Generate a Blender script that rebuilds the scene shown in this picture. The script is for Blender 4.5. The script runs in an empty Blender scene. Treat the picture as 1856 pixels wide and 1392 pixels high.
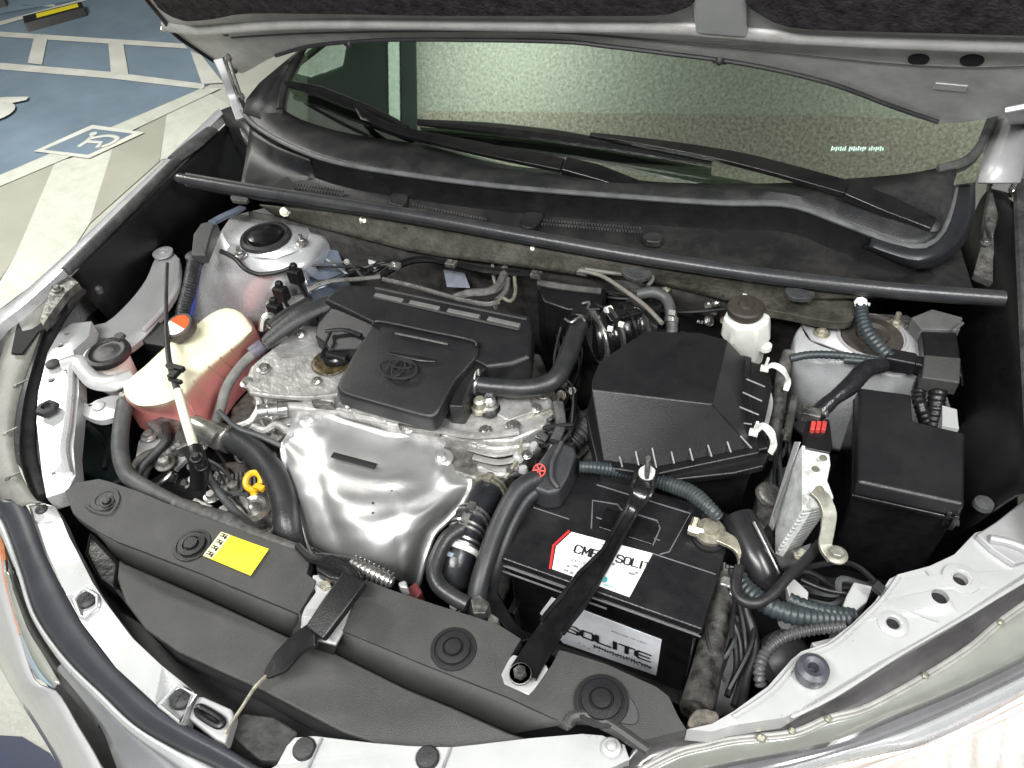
import bpy, bmesh, math, random
from mathutils import Vector, Matrix
from mathutils.geometry import tessellate_polygon
random.seed(4)
S = bpy.context.scene
COL = S.collection
R = math.radians
# ------------------------------------------------------------------ camera
CAM = Vector((0, 0, 1.75)); FPX = 1420.0; PITCH = R(45); ROLL = R(5.5)
Fv = Vector((0, math.cos(PITCH), -math.sin(PITCH))); R0 = Vector((1, 0, 0)); U0 = Vector((0, math.sin(PITCH), math.cos(PITCH)))
Xc = R0*math.cos(ROLL) - U0*math.sin(ROLL); Yc = R0*math.sin(ROLL) + U0*math.cos(ROLL)
cd = bpy.data.cameras.new("camera"); cam = bpy.data.objects.new("camera", cd); COL.objects.link(cam)
cd.sensor_width = 36; cd.lens = 36*FPX/1856; cd.clip_start = .02; cd.clip_end = 200
cam.matrix_world = Matrix(((Xc.x, Yc.x, -Fv.x, CAM.x), (Xc.y, Yc.y, -Fv.y, CAM.y), (Xc.z, Yc.z, -Fv.z, CAM.z), (0, 0, 0, 1)))
S.camera = cam
# ------------------------------------------------------------------ world and lamps
w = bpy.data.worlds.new("World"); S.world = w; w.use_nodes = True
bg = w.node_tree.nodes['Background']; bg.inputs[0].default_value = (.9, .96, 1, 1); bg.inputs[1].default_value = .2
S.view_settings.view_transform = 'Standard'; S.view_settings.look = 'None'; S.view_settings.gamma = 1; S.view_settings.exposure = .2
def lamp(name, loc, aim, sx, sy, power, col):
    l = bpy.data.lights.new(name, 'AREA'); l.shape = 'RECTANGLE'; l.size = sx; l.size_y = sy; l.energy = power; l.color = col
    o = bpy.data.objects.new(name, l); COL.objects.link(o); o.location = loc
    o.rotation_euler = (Vector(aim)-Vector(loc)).to_track_quat('-Z', 'Y').to_euler(); return o
lamp("garage_or_fill_lamp", (-.75, -.25, 2.62), (0, .8, .9), 1.5, .32, 58, (1, .995, .98))
lamp("garage_or_fill_lamp", (.75, -.15, 2.6), (.35, .75, .9), .26, 1.3, 46, (1, .995, .98))
lamp("garage_or_fill_lamp", (-.1, -2.3, 2.3), (.0, .7, .85), 1.2, .25, 5, (1, .995, .98))  # unseen fill lamp added in front to brighten the heat shield
lamp("garage_or_fill_lamp", (-2.6, 2.6, 2.6), (-2.2, 3.6, 0), 1.4, .3, 120, (1, .98, .92))
lamp("garage_or_fill_lamp", (-.25, 2.45, 2.2), (-.36, 2.3, 2.75), .35, .3, 6.5, (.95, 1, .93))
lamp("garage_or_fill_lamp", (1.3, 1.75, 2.15), (1.15, 1.45, 2.75), .4, .3, 3.2, (1, 1, .93))  # unseen uplight added to brighten the ceiling mirrored at the right
# ------------------------------------------------------------------ projection of measured points to known heights
def ray(u, v): return Fv + Xc*((u-928)/FPX) - Yc*((v-696)/FPX)
def W(p):
    if isinstance(p, Vector): return p.copy()
    d = ray(p[0], p[1]); t = (p[2]-CAM.z)/d.z
    return CAM + d*t
def WP(u, v, o, n):
    d = ray(u, v); return CAM + d*((o-CAM).dot(n)/d.dot(n))
YAW = R(-26)
EX = Vector((math.cos(YAW), math.sin(YAW), 0)); EY = Vector((-math.sin(YAW), math.cos(YAW), 0)); EZ = Vector((0, 0, 1))
# ------------------------------------------------------------------ materials
MATS = {}
def M(name, col, rough=.5, metal=0., nscale=40., namt=.15, bump=0., bscale=300., spec=.5, coat=0., col2=None, dust=0., rvar=.1, trans=0., emit=None):
    if name in MATS: return MATS[name]
    m = bpy.data.materials.new(name); m.use_nodes = True; nt = m.node_tree; N = nt.nodes; L = nt.links
    b = N['Principled BSDF']; tc = N.new('ShaderNodeTexCoord')
    n1 = N.new('ShaderNodeTexNoise'); n1.inputs['Scale'].default_value = nscale; n1.inputs['Detail'].default_value = 6; n1.inputs['Roughness'].default_value = .65
    L.new(tc.outputs['Object'], n1.inputs['Vector'])
    cr = N.new('ShaderNodeValToRGB'); cr.color_ramp.elements[0].position = .35; cr.color_ramp.elements[1].position = .68
    c2 = col2 or tuple(max(0, c*(1-namt*2)) for c in col)
    cr.color_ramp.elements[0].color = (*c2, 1); cr.color_ramp.elements[1].color = (*col, 1)
    L.new(n1.outputs['Fac'], cr.inputs['Fac'])
    out = cr.outputs['Color']
    if dust > 0:
        n3 = N.new('ShaderNodeTexNoise'); n3.inputs['Scale'].default_value = 14; n3.inputs['Detail'].default_value = 8; n3.inputs['Roughness'].default_value = .75
        L.new(tc.outputs['Object'], n3.inputs['Vector'])
        r3 = N.new('ShaderNodeValToRGB'); r3.color_ramp.elements[0].position = .45; r3.color_ramp.elements[1].position = .75
        r3.color_ramp.elements[0].color = (0, 0, 0, 1); r3.color_ramp.elements[1].color = (dust, dust, dust, 1)
        L.new(n3.outputs['Fac'], r3.inputs['Fac'])
        mx = N.new('ShaderNodeMix'); mx.data_type = 'RGBA'; L.new(r3.outputs['Color'], mx.inputs['Factor']); L.new(out, mx.inputs['A'])
        mx.inputs['B'].default_value = (.27, .255, .22, 1); out = mx.outputs['Result']
    L.new(out, b.inputs['Base Color'])
    b.inputs['Metallic'].default_value = metal; b.inputs['Specular IOR Level'].default_value = spec
    b.inputs['Coat Weight'].default_value = coat; b.inputs['Coat Roughness'].default_value = .08
    mr = N.new('ShaderNodeMapRange'); mr.inputs['To Min'].default_value = max(.02, rough-rvar); mr.inputs['To Max'].default_value = min(1, rough+rvar)
    L.new(n1.outputs['Fac'], mr.inputs['Value']); L.new(mr.outputs['Result'], b.inputs['Roughness'])
    if trans: b.inputs['Transmission Weight'].default_value = trans
    if bump > 0:
        n2 = N.new('ShaderNodeTexNoise'); n2.inputs['Scale'].default_value = bscale; n2.inputs['Detail'].default_value = 4
        L.new(tc.outputs['Object'], n2.inputs['Vector'])
        bp = N.new('ShaderNodeBump'); bp.inputs['Strength'].default_value = bump; bp.inputs['Distance'].default_value = .002
        L.new(n2.outputs['Fac'], bp.inputs['Height']); L.new(bp.outputs['Normal'], b.inputs['Normal'])
    if emit: b.inputs['Emission Color'].default_value = (*emit, 1); b.inputs['Emission Strength'].default_value = 1
    MATS[name] = m; return m
plast = M('grained black plastic', (.011, .011, .013), .34, 0, 9, .12, .3, 900, dust=.035)
plastG = M('grey radiator cover plastic', (.042, .042, .041), .45, 0, 9, .12, .4, 900, dust=.08)
plastD = M('deep black plastic', (.009, .009, .010), .38, 0, 40, .2, .2, 400)
gloss = M('glossy black plastic', (.008, .008, .009), .2, 0, 60, .2, .15, 120, dust=.03)
cowlp = M('weathered cowl plastic', (.017, .018, .020), .38, 0, 18, .2, .4, 700, dust=.14)
rubber = M('black rubber', (.018, .019, .021), .55, 0, 60, .2, .3, 300, dust=.1)
rubberG = M('dusty grey rubber', (.05, .052, .055), .55, 0, 50, .25, .4, 250, dust=.35)
silver = M('silver body paint', (.68, .69, .71), .28, .5, 20, .05, .05, 60, coat=.5, dust=.05)
silverD = M('dusty silver paint', (.5, .5, .51), .42, .35, 14, .12, .2, 120, dust=.25)
whitep = M('pale silver white paint', (.50, .51, .51), .3, .25, 16, .05, .06, 60, coat=.3, dust=.08)
hoodp = M('dusty hood inner paint', (.48, .475, .46), .48, .25, 25, .12, .25, 300, dust=.2)
insul = M('felt insulation', (.066, .058, .062), .95, 0, 60, .35, 1., 200, spec=.1)
olive = M('grimy olive metal', (.042, .040, .028), .7, .1, 60, .35, .8, 200, dust=.25)
firew = M('dirty firewall mat', (.05, .047, .044), .85, 0, 45, .35, .7, 220, dust=.2)
castal = M('cast aluminium', (.58, .575, .56), .42, .55, 22, .28, 1., 110, dust=.35)
castd = M('dirty cast aluminium', (.27, .265, .25), .45, .6, 35, .42, 1., 130, dust=.25)
shield = M('heat shield metal', (.68, .68, .68), .44, .85, 9, .07, .22, 55, rvar=.1)
steel = M('bright steel', (.62, .61, .59), .28, .9, 60, .15)
zinc = M('worn zinc', (.55, .52, .42), .4, .7, 80, .25, .4, 200)
chrome = M('chrome', (.8, .8, .82), .1, 1., 10, .05, rvar=.05)
cream = M('cream plastic', (.78, .76, .62), .5, 0, 60, .12, .1, 100)
whitepl = M('white plastic', (.78, .79, .74), .42, 0, 40, .08, .1, 100)
brown = M('brown black cap', (.045, .036, .03), .6, 0, 60, .2, .4, 300, dust=.15)
orange = M('orange cap', (.9, .10, .02), .7, 0, 60, .1, spec=.15)
paper = M('white label paper', (.82, .82, .80), .5, 0, 80, .03)
paperS = M('silver label film', (.80, .83, .88), .4, .0, 60, .06)
ink = M('black ink', (.01, .01, .012), .5, 0)
inkg = M('grey ink', (.25, .25, .27), .5, 0)
redink = M('red ink', (.65, .03, .03), .5, 0)
tealink = M('teal ink', (.1, .5, .5), .5, 0)
yellow = M('yellow label', (.86, .72, .02), .45, 0, 20, .06, .3, 60, dust=.12)
yelpl = M('yellow plastic', (.85, .48, .02), .4, 0, 60, .15)
bluec = M('blue grey corrugated plastic', (.034, .045, .052), .42, 0, 70, .2, dust=.12)
navy = M('navy cloth', (.015, .02, .05), .85, 0, 60, .3, 1., 400)
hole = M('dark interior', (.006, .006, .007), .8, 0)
maroon = M('maroon painted metal', (.12, .02, .025), .5, .2, 40, .3)
redpl = M('red plastic', (.6, .06, .05), .45, 0)
lens = M('clear lamp lens', (.30, .31, .28), .14, .1, 14, .1, 0, spec=.8, coat=.6)
lensb = M('blue grey lens', (.32, .42, .5), .16, .2, 14, .1, 0, coat=.6)
oran = M('amber reflector', (.75, .3, .14), .25, .1, 20, .2, 0, coat=.5)
hot = M('bright reflector', (.96, .96, .97), .14, .2, 14, .05, 0, coat=.8, col2=(.88, .76, .70))
fins = M('matt light alloy', (.62, .64, .62), .5, .4, 60, .15, .5, 200, dust=.15)
wire = M('black wire', (.02, .02, .022), .45, 0, 60, .2)
# coolant tank: cream plastic above, pink coolant seen through the wall below its filling level
tankm = bpy.data.materials.new('translucent coolant tank'); tankm.use_nodes = True
nt = tankm.node_tree; b = nt.nodes['Principled BSDF']; g = nt.nodes.new('ShaderNodeNewGeometry'); sx = nt.nodes.new('ShaderNodeSeparateXYZ')
nt.links.new(g.outputs['Position'], sx.inputs[0]); nz = nt.nodes.new('ShaderNodeTexNoise'); nz.inputs['Scale'].default_value = 18
ad = nt.nodes.new('ShaderNodeMath'); ad.operation = 'MULTIPLY_ADD'; ad.inputs[1].default_value = .012
nt.links.new(nz.outputs['Fac'], ad.inputs[0]); nt.links.new(sx.outputs['Z'], ad.inputs[2])
mr = nt.nodes.new('ShaderNodeMapRange'); mr.inputs['From Min'].default_value = .888; mr.inputs['From Max'].default_value = .924; nt.links.new(ad.outputs[0], mr.inputs['Value'])
cr = nt.nodes.new('ShaderNodeValToRGB'); nt.links.new(mr.outputs['Result'], cr.inputs['Fac'])
cr.color_ramp.elements[0].color = (.95, .34, .32, 1); cr.color_ramp.elements[1].color = (.80, .76, .56, 1)
e = cr.color_ramp.elements.new(.6); e.color = (.84, .42, .30, 1)
nt.links.new(cr.outputs['Color'], b.inputs['Base Color']); b.inputs['Roughness'].default_value = .4
b.inputs['Subsurface Weight'].default_value = .25; b.inputs['Subsurface Scale'].default_value = .01
# windscreen: laminated tinted glass with its mirror sheen
glassm = bpy.data.materials.new('green tinted windscreen glass'); glassm.use_nodes = True
nt = glassm.node_tree; nt.nodes.remove(nt.nodes['Principled BSDF']); out = nt.nodes['Material Output']
gl = nt.nodes.new('ShaderNodeBsdfGlossy'); gl.inputs['Roughness'].default_value = .015; gl.inputs['Color'].default_value = (.93, 1, .93, 1)
tr = nt.nodes.new('ShaderNodeBsdfTransparent'); tr.inputs['Color'].default_value = (.5, .58, .52, 1)
mx = nt.nodes.new('ShaderNodeMixShader'); mx.inputs[0].default_value = .47
nt.links.new(tr.outputs[0], mx.inputs[1]); nt.links.new(gl.outputs[0], mx.inputs[2]); nt.links.new(mx.outputs[0], out.inputs['Surface'])
nn = nt.nodes.new('ShaderNodeTexNoise'); nn.inputs['Scale'].default_value = 130; tcn = nt.nodes.new('ShaderNodeTexCoord'); nt.links.new(tcn.outputs['Object'], nn.inputs['Vector'])
bp = nt.nodes.new('ShaderNodeBump'); bp.inputs['Strength'].default_value = .02; bp.inputs['Distance'].default_value = .0003; nt.links.new(nn.outputs['Fac'], bp.inputs['Height']); nt.links.new(bp.outputs[0], gl.inputs['Normal'])
# ------------------------------------------------------------------ geometry helpers
def cr_spline(P, n=6, closed=False):
    P = [tuple(p) for p in P]; out = []; m = len(P)
    rng = m if closed else m-1
    for i in range(rng):
        if closed: a, b_, c, d = P[(i-1) % m], P[i], P[(i+1) % m], P[(i+2) % m]
        else: a, b_, c, d = P[max(i-1, 0)], P[i], P[i+1], P[min(i+2, m-1)]
        for k in range(n):
            t = k/n
            out.append(tuple(.5*((2*q1)+(-q0+q2)*t+(2*q0-5*q1+4*q2-q3)*t*t+(-q0+3*q1-3*q2+q3)*t**3) for q0, q1, q2, q3 in zip(a, b_, c, d)))
    if not closed: out.append(P[-1])
    return out
def zz(P, z): return [(p[0], p[1], z if len(p) < 3 else p[2]) for p in P]
def resample(P, n):
    P = [Vector(p) for p in P]; L = [0]
    for a, b_ in zip(P, P[1:]): L.append(L[-1]+(b_-a).length)
    out = []; j = 0
    for i in range(n):
        t = L[-1]*i/(n-1)
        while j < len(P)-2 and L[j+1] < t: j += 1
        f = (t-L[j])/max(1e-9, L[j+1]-L[j]); out.append(P[j].lerp(P[j+1], min(1, max(0, f))))
    return out
class MB:
    def __init__(s): s.v = []; s.f = []
    def add(s, V, Fc):
        o = len(s.v); s.v += [Vector(x) for x in V]; s.f += [tuple(i+o for i in f) for f in Fc]; return s
    def loft(s, loops, cap0=True, cap1=True, closed=True):
        n = len(loops[0]); V = [p for l in loops for p in l]; Fc = []
        for i in range(len(loops)-1):
            for j in range(n if closed else n-1):
                k = (j+1) % n; Fc.append((i*n+j, i*n+k, (i+1)*n+k, (i+1)*n+j))
        if closed and cap0: Fc.append(tuple(range(n))[::-1])
        if closed and cap1: Fc.append(tuple(range((len(loops)-1)*n, len(loops)*n)))
        return s.add(V, Fc)
    def prism(s, P, z, z0, sm=0, taper=0.):
        P = zz(P, z)
        if sm: P = cr_spline(P, sm, True)
        top = [W(p) for p in P]; c = sum(top, Vector())/len(top); bot = []
        for p in top:
            q = p + (p-c)*taper; bot.append(Vector((q.x, q.y, z0)))
        return s.loft([top, bot])
    def wprism(s, top, dz):
        return s.loft([top, [p-dz for p in top]])
    def plate(s, P, z, th, holes=(), sm=0):
        P = zz(P, z)
        if sm: P = cr_spline(P, sm, True)
        loops = [[W(p) for p in P]]
        for h in holes: loops.append(h)
        nvec = Vector((0, 0, th)); flat = [p for l in loops for p in l]; n = len(flat)
        tri = tessellate_polygon([[Vector((p.x, p.y, 0)) for p in l] for l in loops])
        V = flat + [p-nvec for p in flat]; Fc = [tuple(t) for t in tri] + [tuple(i+n for i in t)[::-1] for t in tri]
        o = 0
        for l in loops:
            m = len(l)
            for j in range(m):
                k = (j+1) % m; Fc.append((o+j, o+k, o+k+n, o+j+n))
            o += m
        return s.add(V, Fc)
    def grid(s, rows, th=0):
        n = len(rows[0]); V = [p for r in rows for p in r]; Fc = []
        for i in range(len(rows)-1):
            for j in range(n-1): Fc.append((i*n+j, i*n+j+1, (i+1)*n+j+1, (i+1)*n+j))
        return s.add(V, Fc)
    def tube(s, path, r, n=10, sm=6, corr=0, pitch=.007, caps=True, flat=1.):
        P = [W(p) for p in (cr_spline(path, sm) if sm and not isinstance(path[0], Vector) else path)]
        if isinstance(path[0], Vector) and sm: P = [Vector(p) for p in cr_spline(path, sm)]
        Lt = sum((b_-a).length for a, b_ in zip(P, P[1:]))
        if corr: P = resample(P, max(8, int(Lt/(pitch/4))))
        m = len(P); rings = []; nrm = None
        for i in range(m):
            t = (P[min(i+1, m-1)]-P[max(i-1, 0)]).normalized()
            if nrm is None: nrm = t.cross(EZ).normalized() if abs(t.z) < .95 else t.cross(EX).normalized()
            nrm = (nrm - t*nrm.dot(t)).normalized(); bn = t.cross(nrm)
            if isinstance(r, (list, tuple)):
                f = i/(m-1)*(len(r)-1); k = min(int(f), len(r)-2); rr = r[k]+(r[k+1]-r[k])*(f-k)
            else: rr = r
            if corr: rr *= 1 + corr*(1 if i % 4 < 2 else -1)
            rings.append([P[i]+nrm*math.cos(2*math.pi*j/n)*rr+bn*math.sin(2*math.pi*j/n)*rr*flat for j in range(n)])
        return s.loft(rings, caps, caps)
    def lathe(s, c, prof, n=20, ax=EZ, x0=None, cap=True):
        c = W(c); ax = Vector(ax).normalized(); x = (x0 or (EX if abs(ax.dot(EX)) < .9 else EZ)); x = (x-ax*x.dot(ax)).normalized(); y = ax.cross(x)
        return s.loft([[c+ax*h+(x*math.cos(2*math.pi*j/n)+y*math.sin(2*math.pi*j/n))*max(r, 1e-5) for j in range(n)] for r, h in prof], cap, cap)
    def bolt(s, c, r, ax=EZ):
        s.lathe(c, [(r*1.6, -.001), (r*1.6, .0015), (r*1.5, .002)], 16, ax)
        s.lathe(c, [(r, .002), (r, r*.9), (r*.85, r*1.1)], 6, ax)
        return s
    def box(s, c, ax, ay, az):
        c = W(c); V = [c+ax*i+ay*j+az*k for i in (-1, 1) for j in (-1, 1) for k in (-1, 1)]
        return s.add(V, [(0, 1, 3, 2), (4, 6, 7, 5), (0, 4, 5, 1), (2, 3, 7, 6), (0, 2, 6, 4), (1, 5, 7, 3)])
    def strap(s, path, wd, th, up=EZ, sm=5):
        if sm and isinstance(path[0], Vector): path = [Vector(q) for q in cr_spline(path, sm)]; sm = 0
        P = [W(p) for p in (cr_spline(path, sm) if sm else path)]; m = len(P); rings = []
        for i in range(m):
            t = (P[min(i+1, m-1)]-P[max(i-1, 0)]).normalized(); x = t.cross(up).normalized(); y = x.cross(t)
            if isinstance(wd, (list, tuple)):
                f = i/(m-1)*(len(wd)-1); k = min(int(f), len(wd)-2); ww = wd[k]+(wd[k+1]-wd[k])*(f-k)
            else: ww = wd
            rings.append([P[i]+x*ww+y*th, P[i]-x*ww+y*th, P[i]-x*ww-y*th, P[i]+x*ww-y*th])
        return s.loft(rings)
def build(name, mb, mat, parent=None, bevel=0, seg=2, angle=38, solid=0, solid_off=-1, loc=None, kind=None):
    me = bpy.data.meshes.new(name)
    root = parent
    while root is not None and root.parent is not None: root = root.parent
    off = root.location.copy() if root is not None else (loc if loc is not None else Vector((sum(v.x for v in mb.v)/len(mb.v), sum(v.y for v in mb.v)/len(mb.v), min(v.z for v in mb.v))))
    me.from_pydata([v-off for v in mb.v], [], mb.f); bm = bmesh.new(); bm.from_mesh(me)
    bmesh.ops.remove_doubles(bm, verts=bm.verts, dist=1e-6); bmesh.ops.recalc_face_normals(bm, faces=bm.faces); bm.to_mesh(me); bm.free()
    for p in me.polygons: p.use_smooth = True
    me.set_sharp_from_angle(angle=R(angle)); me.materials.append(mat)
    o = bpy.data.objects.new(name, me); COL.objects.link(o)
    if parent is not None: o.parent = parent
    else: o.location = off
    if solid:
        md = o.modifiers.new('solid', 'SOLIDIFY'); md.thickness = solid; md.offset = solid_off
    if bevel:
        md = o.modifiers.new('bevel', 'BEVEL'); md.width = bevel; md.segments = seg; md.limit_method = 'ANGLE'; md.angle_limit = R(35); md.harden_normals = True
    if kind: o['kind'] = kind
    return o
def thing(name, label, cat, at, group=None):
    o = bpy.data.objects.new(name, None); o.empty_display_size = .03; COL.objects.link(o); o.location = W(at); o['label'] = label; o['category'] = cat
    if group: o['group'] = group
    return o
def single(name, label, cat, mb, mat, group=None, **k):
    o = build(name, mb, mat, **k); o['label'] = label; o['category'] = cat
    if group: o['group'] = group
    return o
def circ(c, r, n=18, e=1.): # horizontal circle round a measured point
    c = W(c); return [c+EX*math.cos(2*math.pi*i/n)*r+EY*math.sin(2*math.pi*i/n)*r*e for i in range(n)]
def text(s, o, xd, yd, size, mat, parent, name='lettering', xs=1., bold=0.):
    cu = bpy.data.curves.new('t', 'FONT'); cu.body = s; cu.size = 1; cu.offset = bold; cu.resolution_u = 3
    to = bpy.data.objects.new('t', cu); COL.objects.link(to); bpy.context.view_layer.update()
    me = bpy.data.meshes.new_from_object(to.evaluated_get(bpy.context.evaluated_depsgraph_get()))
    nrm = xd.cross(yd).normalized(); mb = MB()
    mb.add([o+xd*(v.co.x*size*xs)+yd*(v.co.y*size)+nrm*.0006 for v in me.vertices], [tuple(p.vertices) for p in me.polygons])
    bpy.data.objects.remove(to); bpy.data.meshes.remove(me); bpy.data.curves.remove(cu)
    return build(name, mb, mat, parent)
GLY = {'C': [[(1, .82), (.8, 1), (.2, 1), (0, .8), (0, .2), (.2, 0), (.8, 0), (1, .18)]], 'M': [[(0, 0), (0, 1), (.5, .3), (1, 1), (1, 0)]], 'F': [[(0, 0), (0, 1), (1, 1)], [(0, .52), (.85, .52)]],
       'S': [[(1, .85), (.8, 1), (.2, 1), (0, .8), (.1, .58), (.9, .42), (1, .2), (.8, 0), (.2, 0), (0, .15)]], 'O': [[(.2, 0), (0, .2), (0, .8), (.2, 1), (.8, 1), (1, .8), (1, .2), (.8, 0), (.2, 0)]],
       'L': [[(0, 1), (0, .1), (.1, 0), (1, 0)]], 'I': [[(.5, 0), (.5, 1)]], 'T': [[(0, 1), (1, 1)], [(.5, 1), (.5, 0)]], 'E': [[(1, 1), (.2, 1), (0, .8), (0, .2), (.2, 0), (1, 0)], [(0, .5), (.9, .5)]]}
def letters(word, o, xd, yd, w_, h_, th, mat, parent, gap=.35):
    n_ = xd.cross(yd).normalized(); x = 0
    if n_.dot(CAM-o) < 0: n_ = -n_
    mb = MB()
    for k, ch in enumerate(word):
        cw = w_*(.35 if ch == 'I' else 1)
        for st_ in GLY[ch]:
            for (x0, y0), (x1, y1) in zip(st_, st_[1:]):
                a = o+xd*(x+x0*cw)+yd*(y0*h_); b_ = o+xd*(x+x1*cw)+yd*(y1*h_); d_ = (b_-a).normalized(); p_ = n_.cross(d_)
                hor = abs(d_.dot(xd)); t_ = th*(1-.35*hor); a = a-d_*th*.35; b_ = b_+d_*th*.35
                e_ = n_*(.0004+.00003*(k % 3)+.00002*len(mb.v)/200)
                mb.add([a+p_*t_/2+e_, b_+p_*t_/2+e_, b_-p_*t_/2+e_, a-p_*t_/2+e_], [(0, 1, 2, 3)])
        x += cw+w_*gap
    return build('lettering', mb, mat, parent)
def sheet(name, P, z, mat, parent=None, sm=0, **k):
    P = zz(P, z)
    if sm: P = cr_spline(P, sm, True)
    L_ = [W(p) for p in P]; mb = MB(); mb.add(L_, [tuple(t) for t in tessellate_polygon([L_])]); return build(name, mb, mat, parent, **k)
def band(A, B, n=24, rows=2, bulge=0.):
    A = resample([W(p) for p in cr_spline(A, 8)], n); B = resample([W(p) for p in cr_spline(B, 8)], n); mb = MB()
    G = []
    for i in range(rows):
        t = i/(rows-1); G.append([a.lerp(b_, t)+EZ*bulge*math.sin(math.pi*t) for a, b_ in zip(A, B)])
    return mb.grid(G)
def gridsurf(rows, n=8, m=8):
    rows = [cr_spline(r, n) for r in rows]; cols = [cr_spline([r[j] for r in rows], m) for j in range(len(rows[0]))]
    return [[W(cols[j][i]) for j in range(len(cols))] for i in range(len(cols[0]))]
def struct(o): o['kind'] = 'structure'; return o

# ================================================================== THE GARAGE
gp = M('beige epoxy floor', (.50, .51, .46), .38, 0, 2.2, .1, .5, 70, dust=.35, coat=.1)
floor = MB(); floor.add([Vector((-14, -4, 0)), Vector((8, -4, 0)), Vector((8, 18, 0)), Vector((-14, 18, 0))], [(0, 1, 2, 3)]); struct(build('floor', floor, gp))
fblue = M('blue floor paint', (.19, .26, .34), .4, 0, 1.6, .14, .5, 70, dust=.28)
fcream = M('cream floor paint', (.60, .62, .56), .4, 0, 2.2, .08, .5, 70, dust=.4)
ftan = M('tan floor paint', (.38, .38, .33), .36, 0, 3, .08, .1, 25)
fwhite = M('white line paint', (.70, .71, .66), .45, 0, 7, .12, .5, 70, dust=.5)
def fl(name, P, z, m): return struct(sheet(name, P, z, m))
fl('blue_floor_area', [(-200, 60), (-200, -120), (320, -160), (330, 60), (420, 80), (420, 130), (365, 160), (167, 248), (0, 325), (-200, 400)], .004, fblue)
fl('floor_apron', [(-200, -120), (-200, 20), (0, 25), (150, -2), (215, -40), (200, -160)], .008, M('pale blue floor paint', (.22, .31, .40), .35, 0, 2.5, .1))
fl('floor_stripe', [(100, 294), (205, 266), (162, 405), (120, 470), (0, 560), (-200, 700), (-60, 610), (27, 465)], .004, fcream)
fl('floor_stripe', [(303, 200), (378, 168), (430, 200), (420, 260), (290, 290)], .004, fcream)
fl('floor_hatch', [(0, 334), (100, 294), (27, 465), (-60, 600), (-200, 640), (-200, 420)], .004, ftan)
fl('floor_hatch', [(206, 262), (303, 200), (289, 292), (162, 405)], .004, ftan)
fl('painted_line', [(-20, 56), (333, 79), (340, 88), (-20, 65)], .008, fwhite)
fl('painted_line', [(-20, 112), (200, 130), (370, 152), (372, 162), (200, 142), (-20, 124)], .008, fwhite)
fl('painted_line', [(62, 67), (86, 69), (76, 117), (50, 114)], .0095, fwhite)
fl('painted_line', [(196, 75), (223, 77), (233, 136), (201, 132)], .0095, fwhite)
fl('painted_line', [(345, 92), (365, 100), (405, 150), (366, 152)], .0095, fwhite)
fl('painted_line', [(-30, 330), (370, 158), (400, 160), (240, 236), (-30, 350)], .008, fcream)
fl('painted_line', [(-20, 44), (150, -2), (165, -2), (-20, 52)], .008, fwhite)
fl('painted_line', [(-20, 4), (100, 8), (100, 12), (-20, 9)], .008, fwhite)
wc = struct(sheet('accessible_bay_sign', [(61, 274), (167, 226), (262, 240), (161, 287)], .0105, fwhite))
sheet('sign_field', [(80, 271), (168, 233), (240, 242), (159, 280)], .012, fblue, wc)
def wcpt(a, b_): # sign coordinates 0..1
    p = W((84, 270, .0135)); q = W((168, 235, .0135)); r = W((158, 279, .0135)); return p+(q-p)*a+(r-p)*b_
g = MB(); g.tube([wcpt(.25, .5), wcpt(.5, .42), wcpt(.72, .3)], .012, 6, 0, flat=.2); g.tube([wcpt(.5, .42), wcpt(.52, .75), wcpt(.3, .9)], .012, 6, 0, flat=.2)
g.tube([wcpt(.62, .35), wcpt(.82, .55), wcpt(.78, .85), wcpt(.55, .98), wcpt(.35, .95)], .012, 6, 5, flat=.2); g.lathe(wcpt(.82, .22), [(.02, 0), (.02, .002)], 12)
build('wheelchair_symbol', g, fwhite, wc)
g = MB(); g.tube([(-40, 186, .018), (5, 183, .018), (50, 178, .018)], [.045, .05, .02], 8, 3, flat=.08); g.tube([(-30, 215, .018), (-4, 208, .018), (6, 198, .018), (-6, 190, .018)], .06, 8, 4, flat=.08)
struct(build('large_wheelchair_marking', g, fwhite))
struct(sheet('painted_patch', [(-40, 1330), (40, 1335), (90, 1365), (130, 1420), (100, 1480), (-80, 1480)], .004, M('navy floor paint', (.02, .03, .08), .5)))
# wheel stops
def wstop(P, lab, stripe=True):
    t = thing('wheel_stop', lab, 'wheel stop', (P[0][0], P[0][1], 0), 'rubber wheel stops on the garage floor')
    a, b_, c, d = [W((p[0], p[1], 0)) for p in P]; h = Vector((0, 0, .055))
    mb = MB(); mb.loft([[a, b_, c, d], [a.lerp(d, .15)+h, b_.lerp(c, .15)+h, b_.lerp(c, .75)+h, a.lerp(d, .75)+h]]); build('block', mb, plastD, t, bevel=.006)
    if stripe:
        mb = MB(); q = [a.lerp(b_, s_).lerp(d.lerp(c, s_), k)+h+Vector((0, 0, .003)) for s_, k in ((.22, .25), (.92, .25), (.92, .6), (.22, .6))]
        mb.loft([q, [x-Vector((0, 0, .002)) for x in q]]); build('reflective_stripe', mb, yellow, t)
wstop([(52, 60), (160, 30), (152, 14), (47, 40)], 'black rubber wheel stop with a yellow reflective stripe on blue floor')
wstop([(-60, 30), (16, 14), (8, -4), (-70, 8)], 'black wheel stop cut off at the top left corner of the floor', False)
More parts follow.
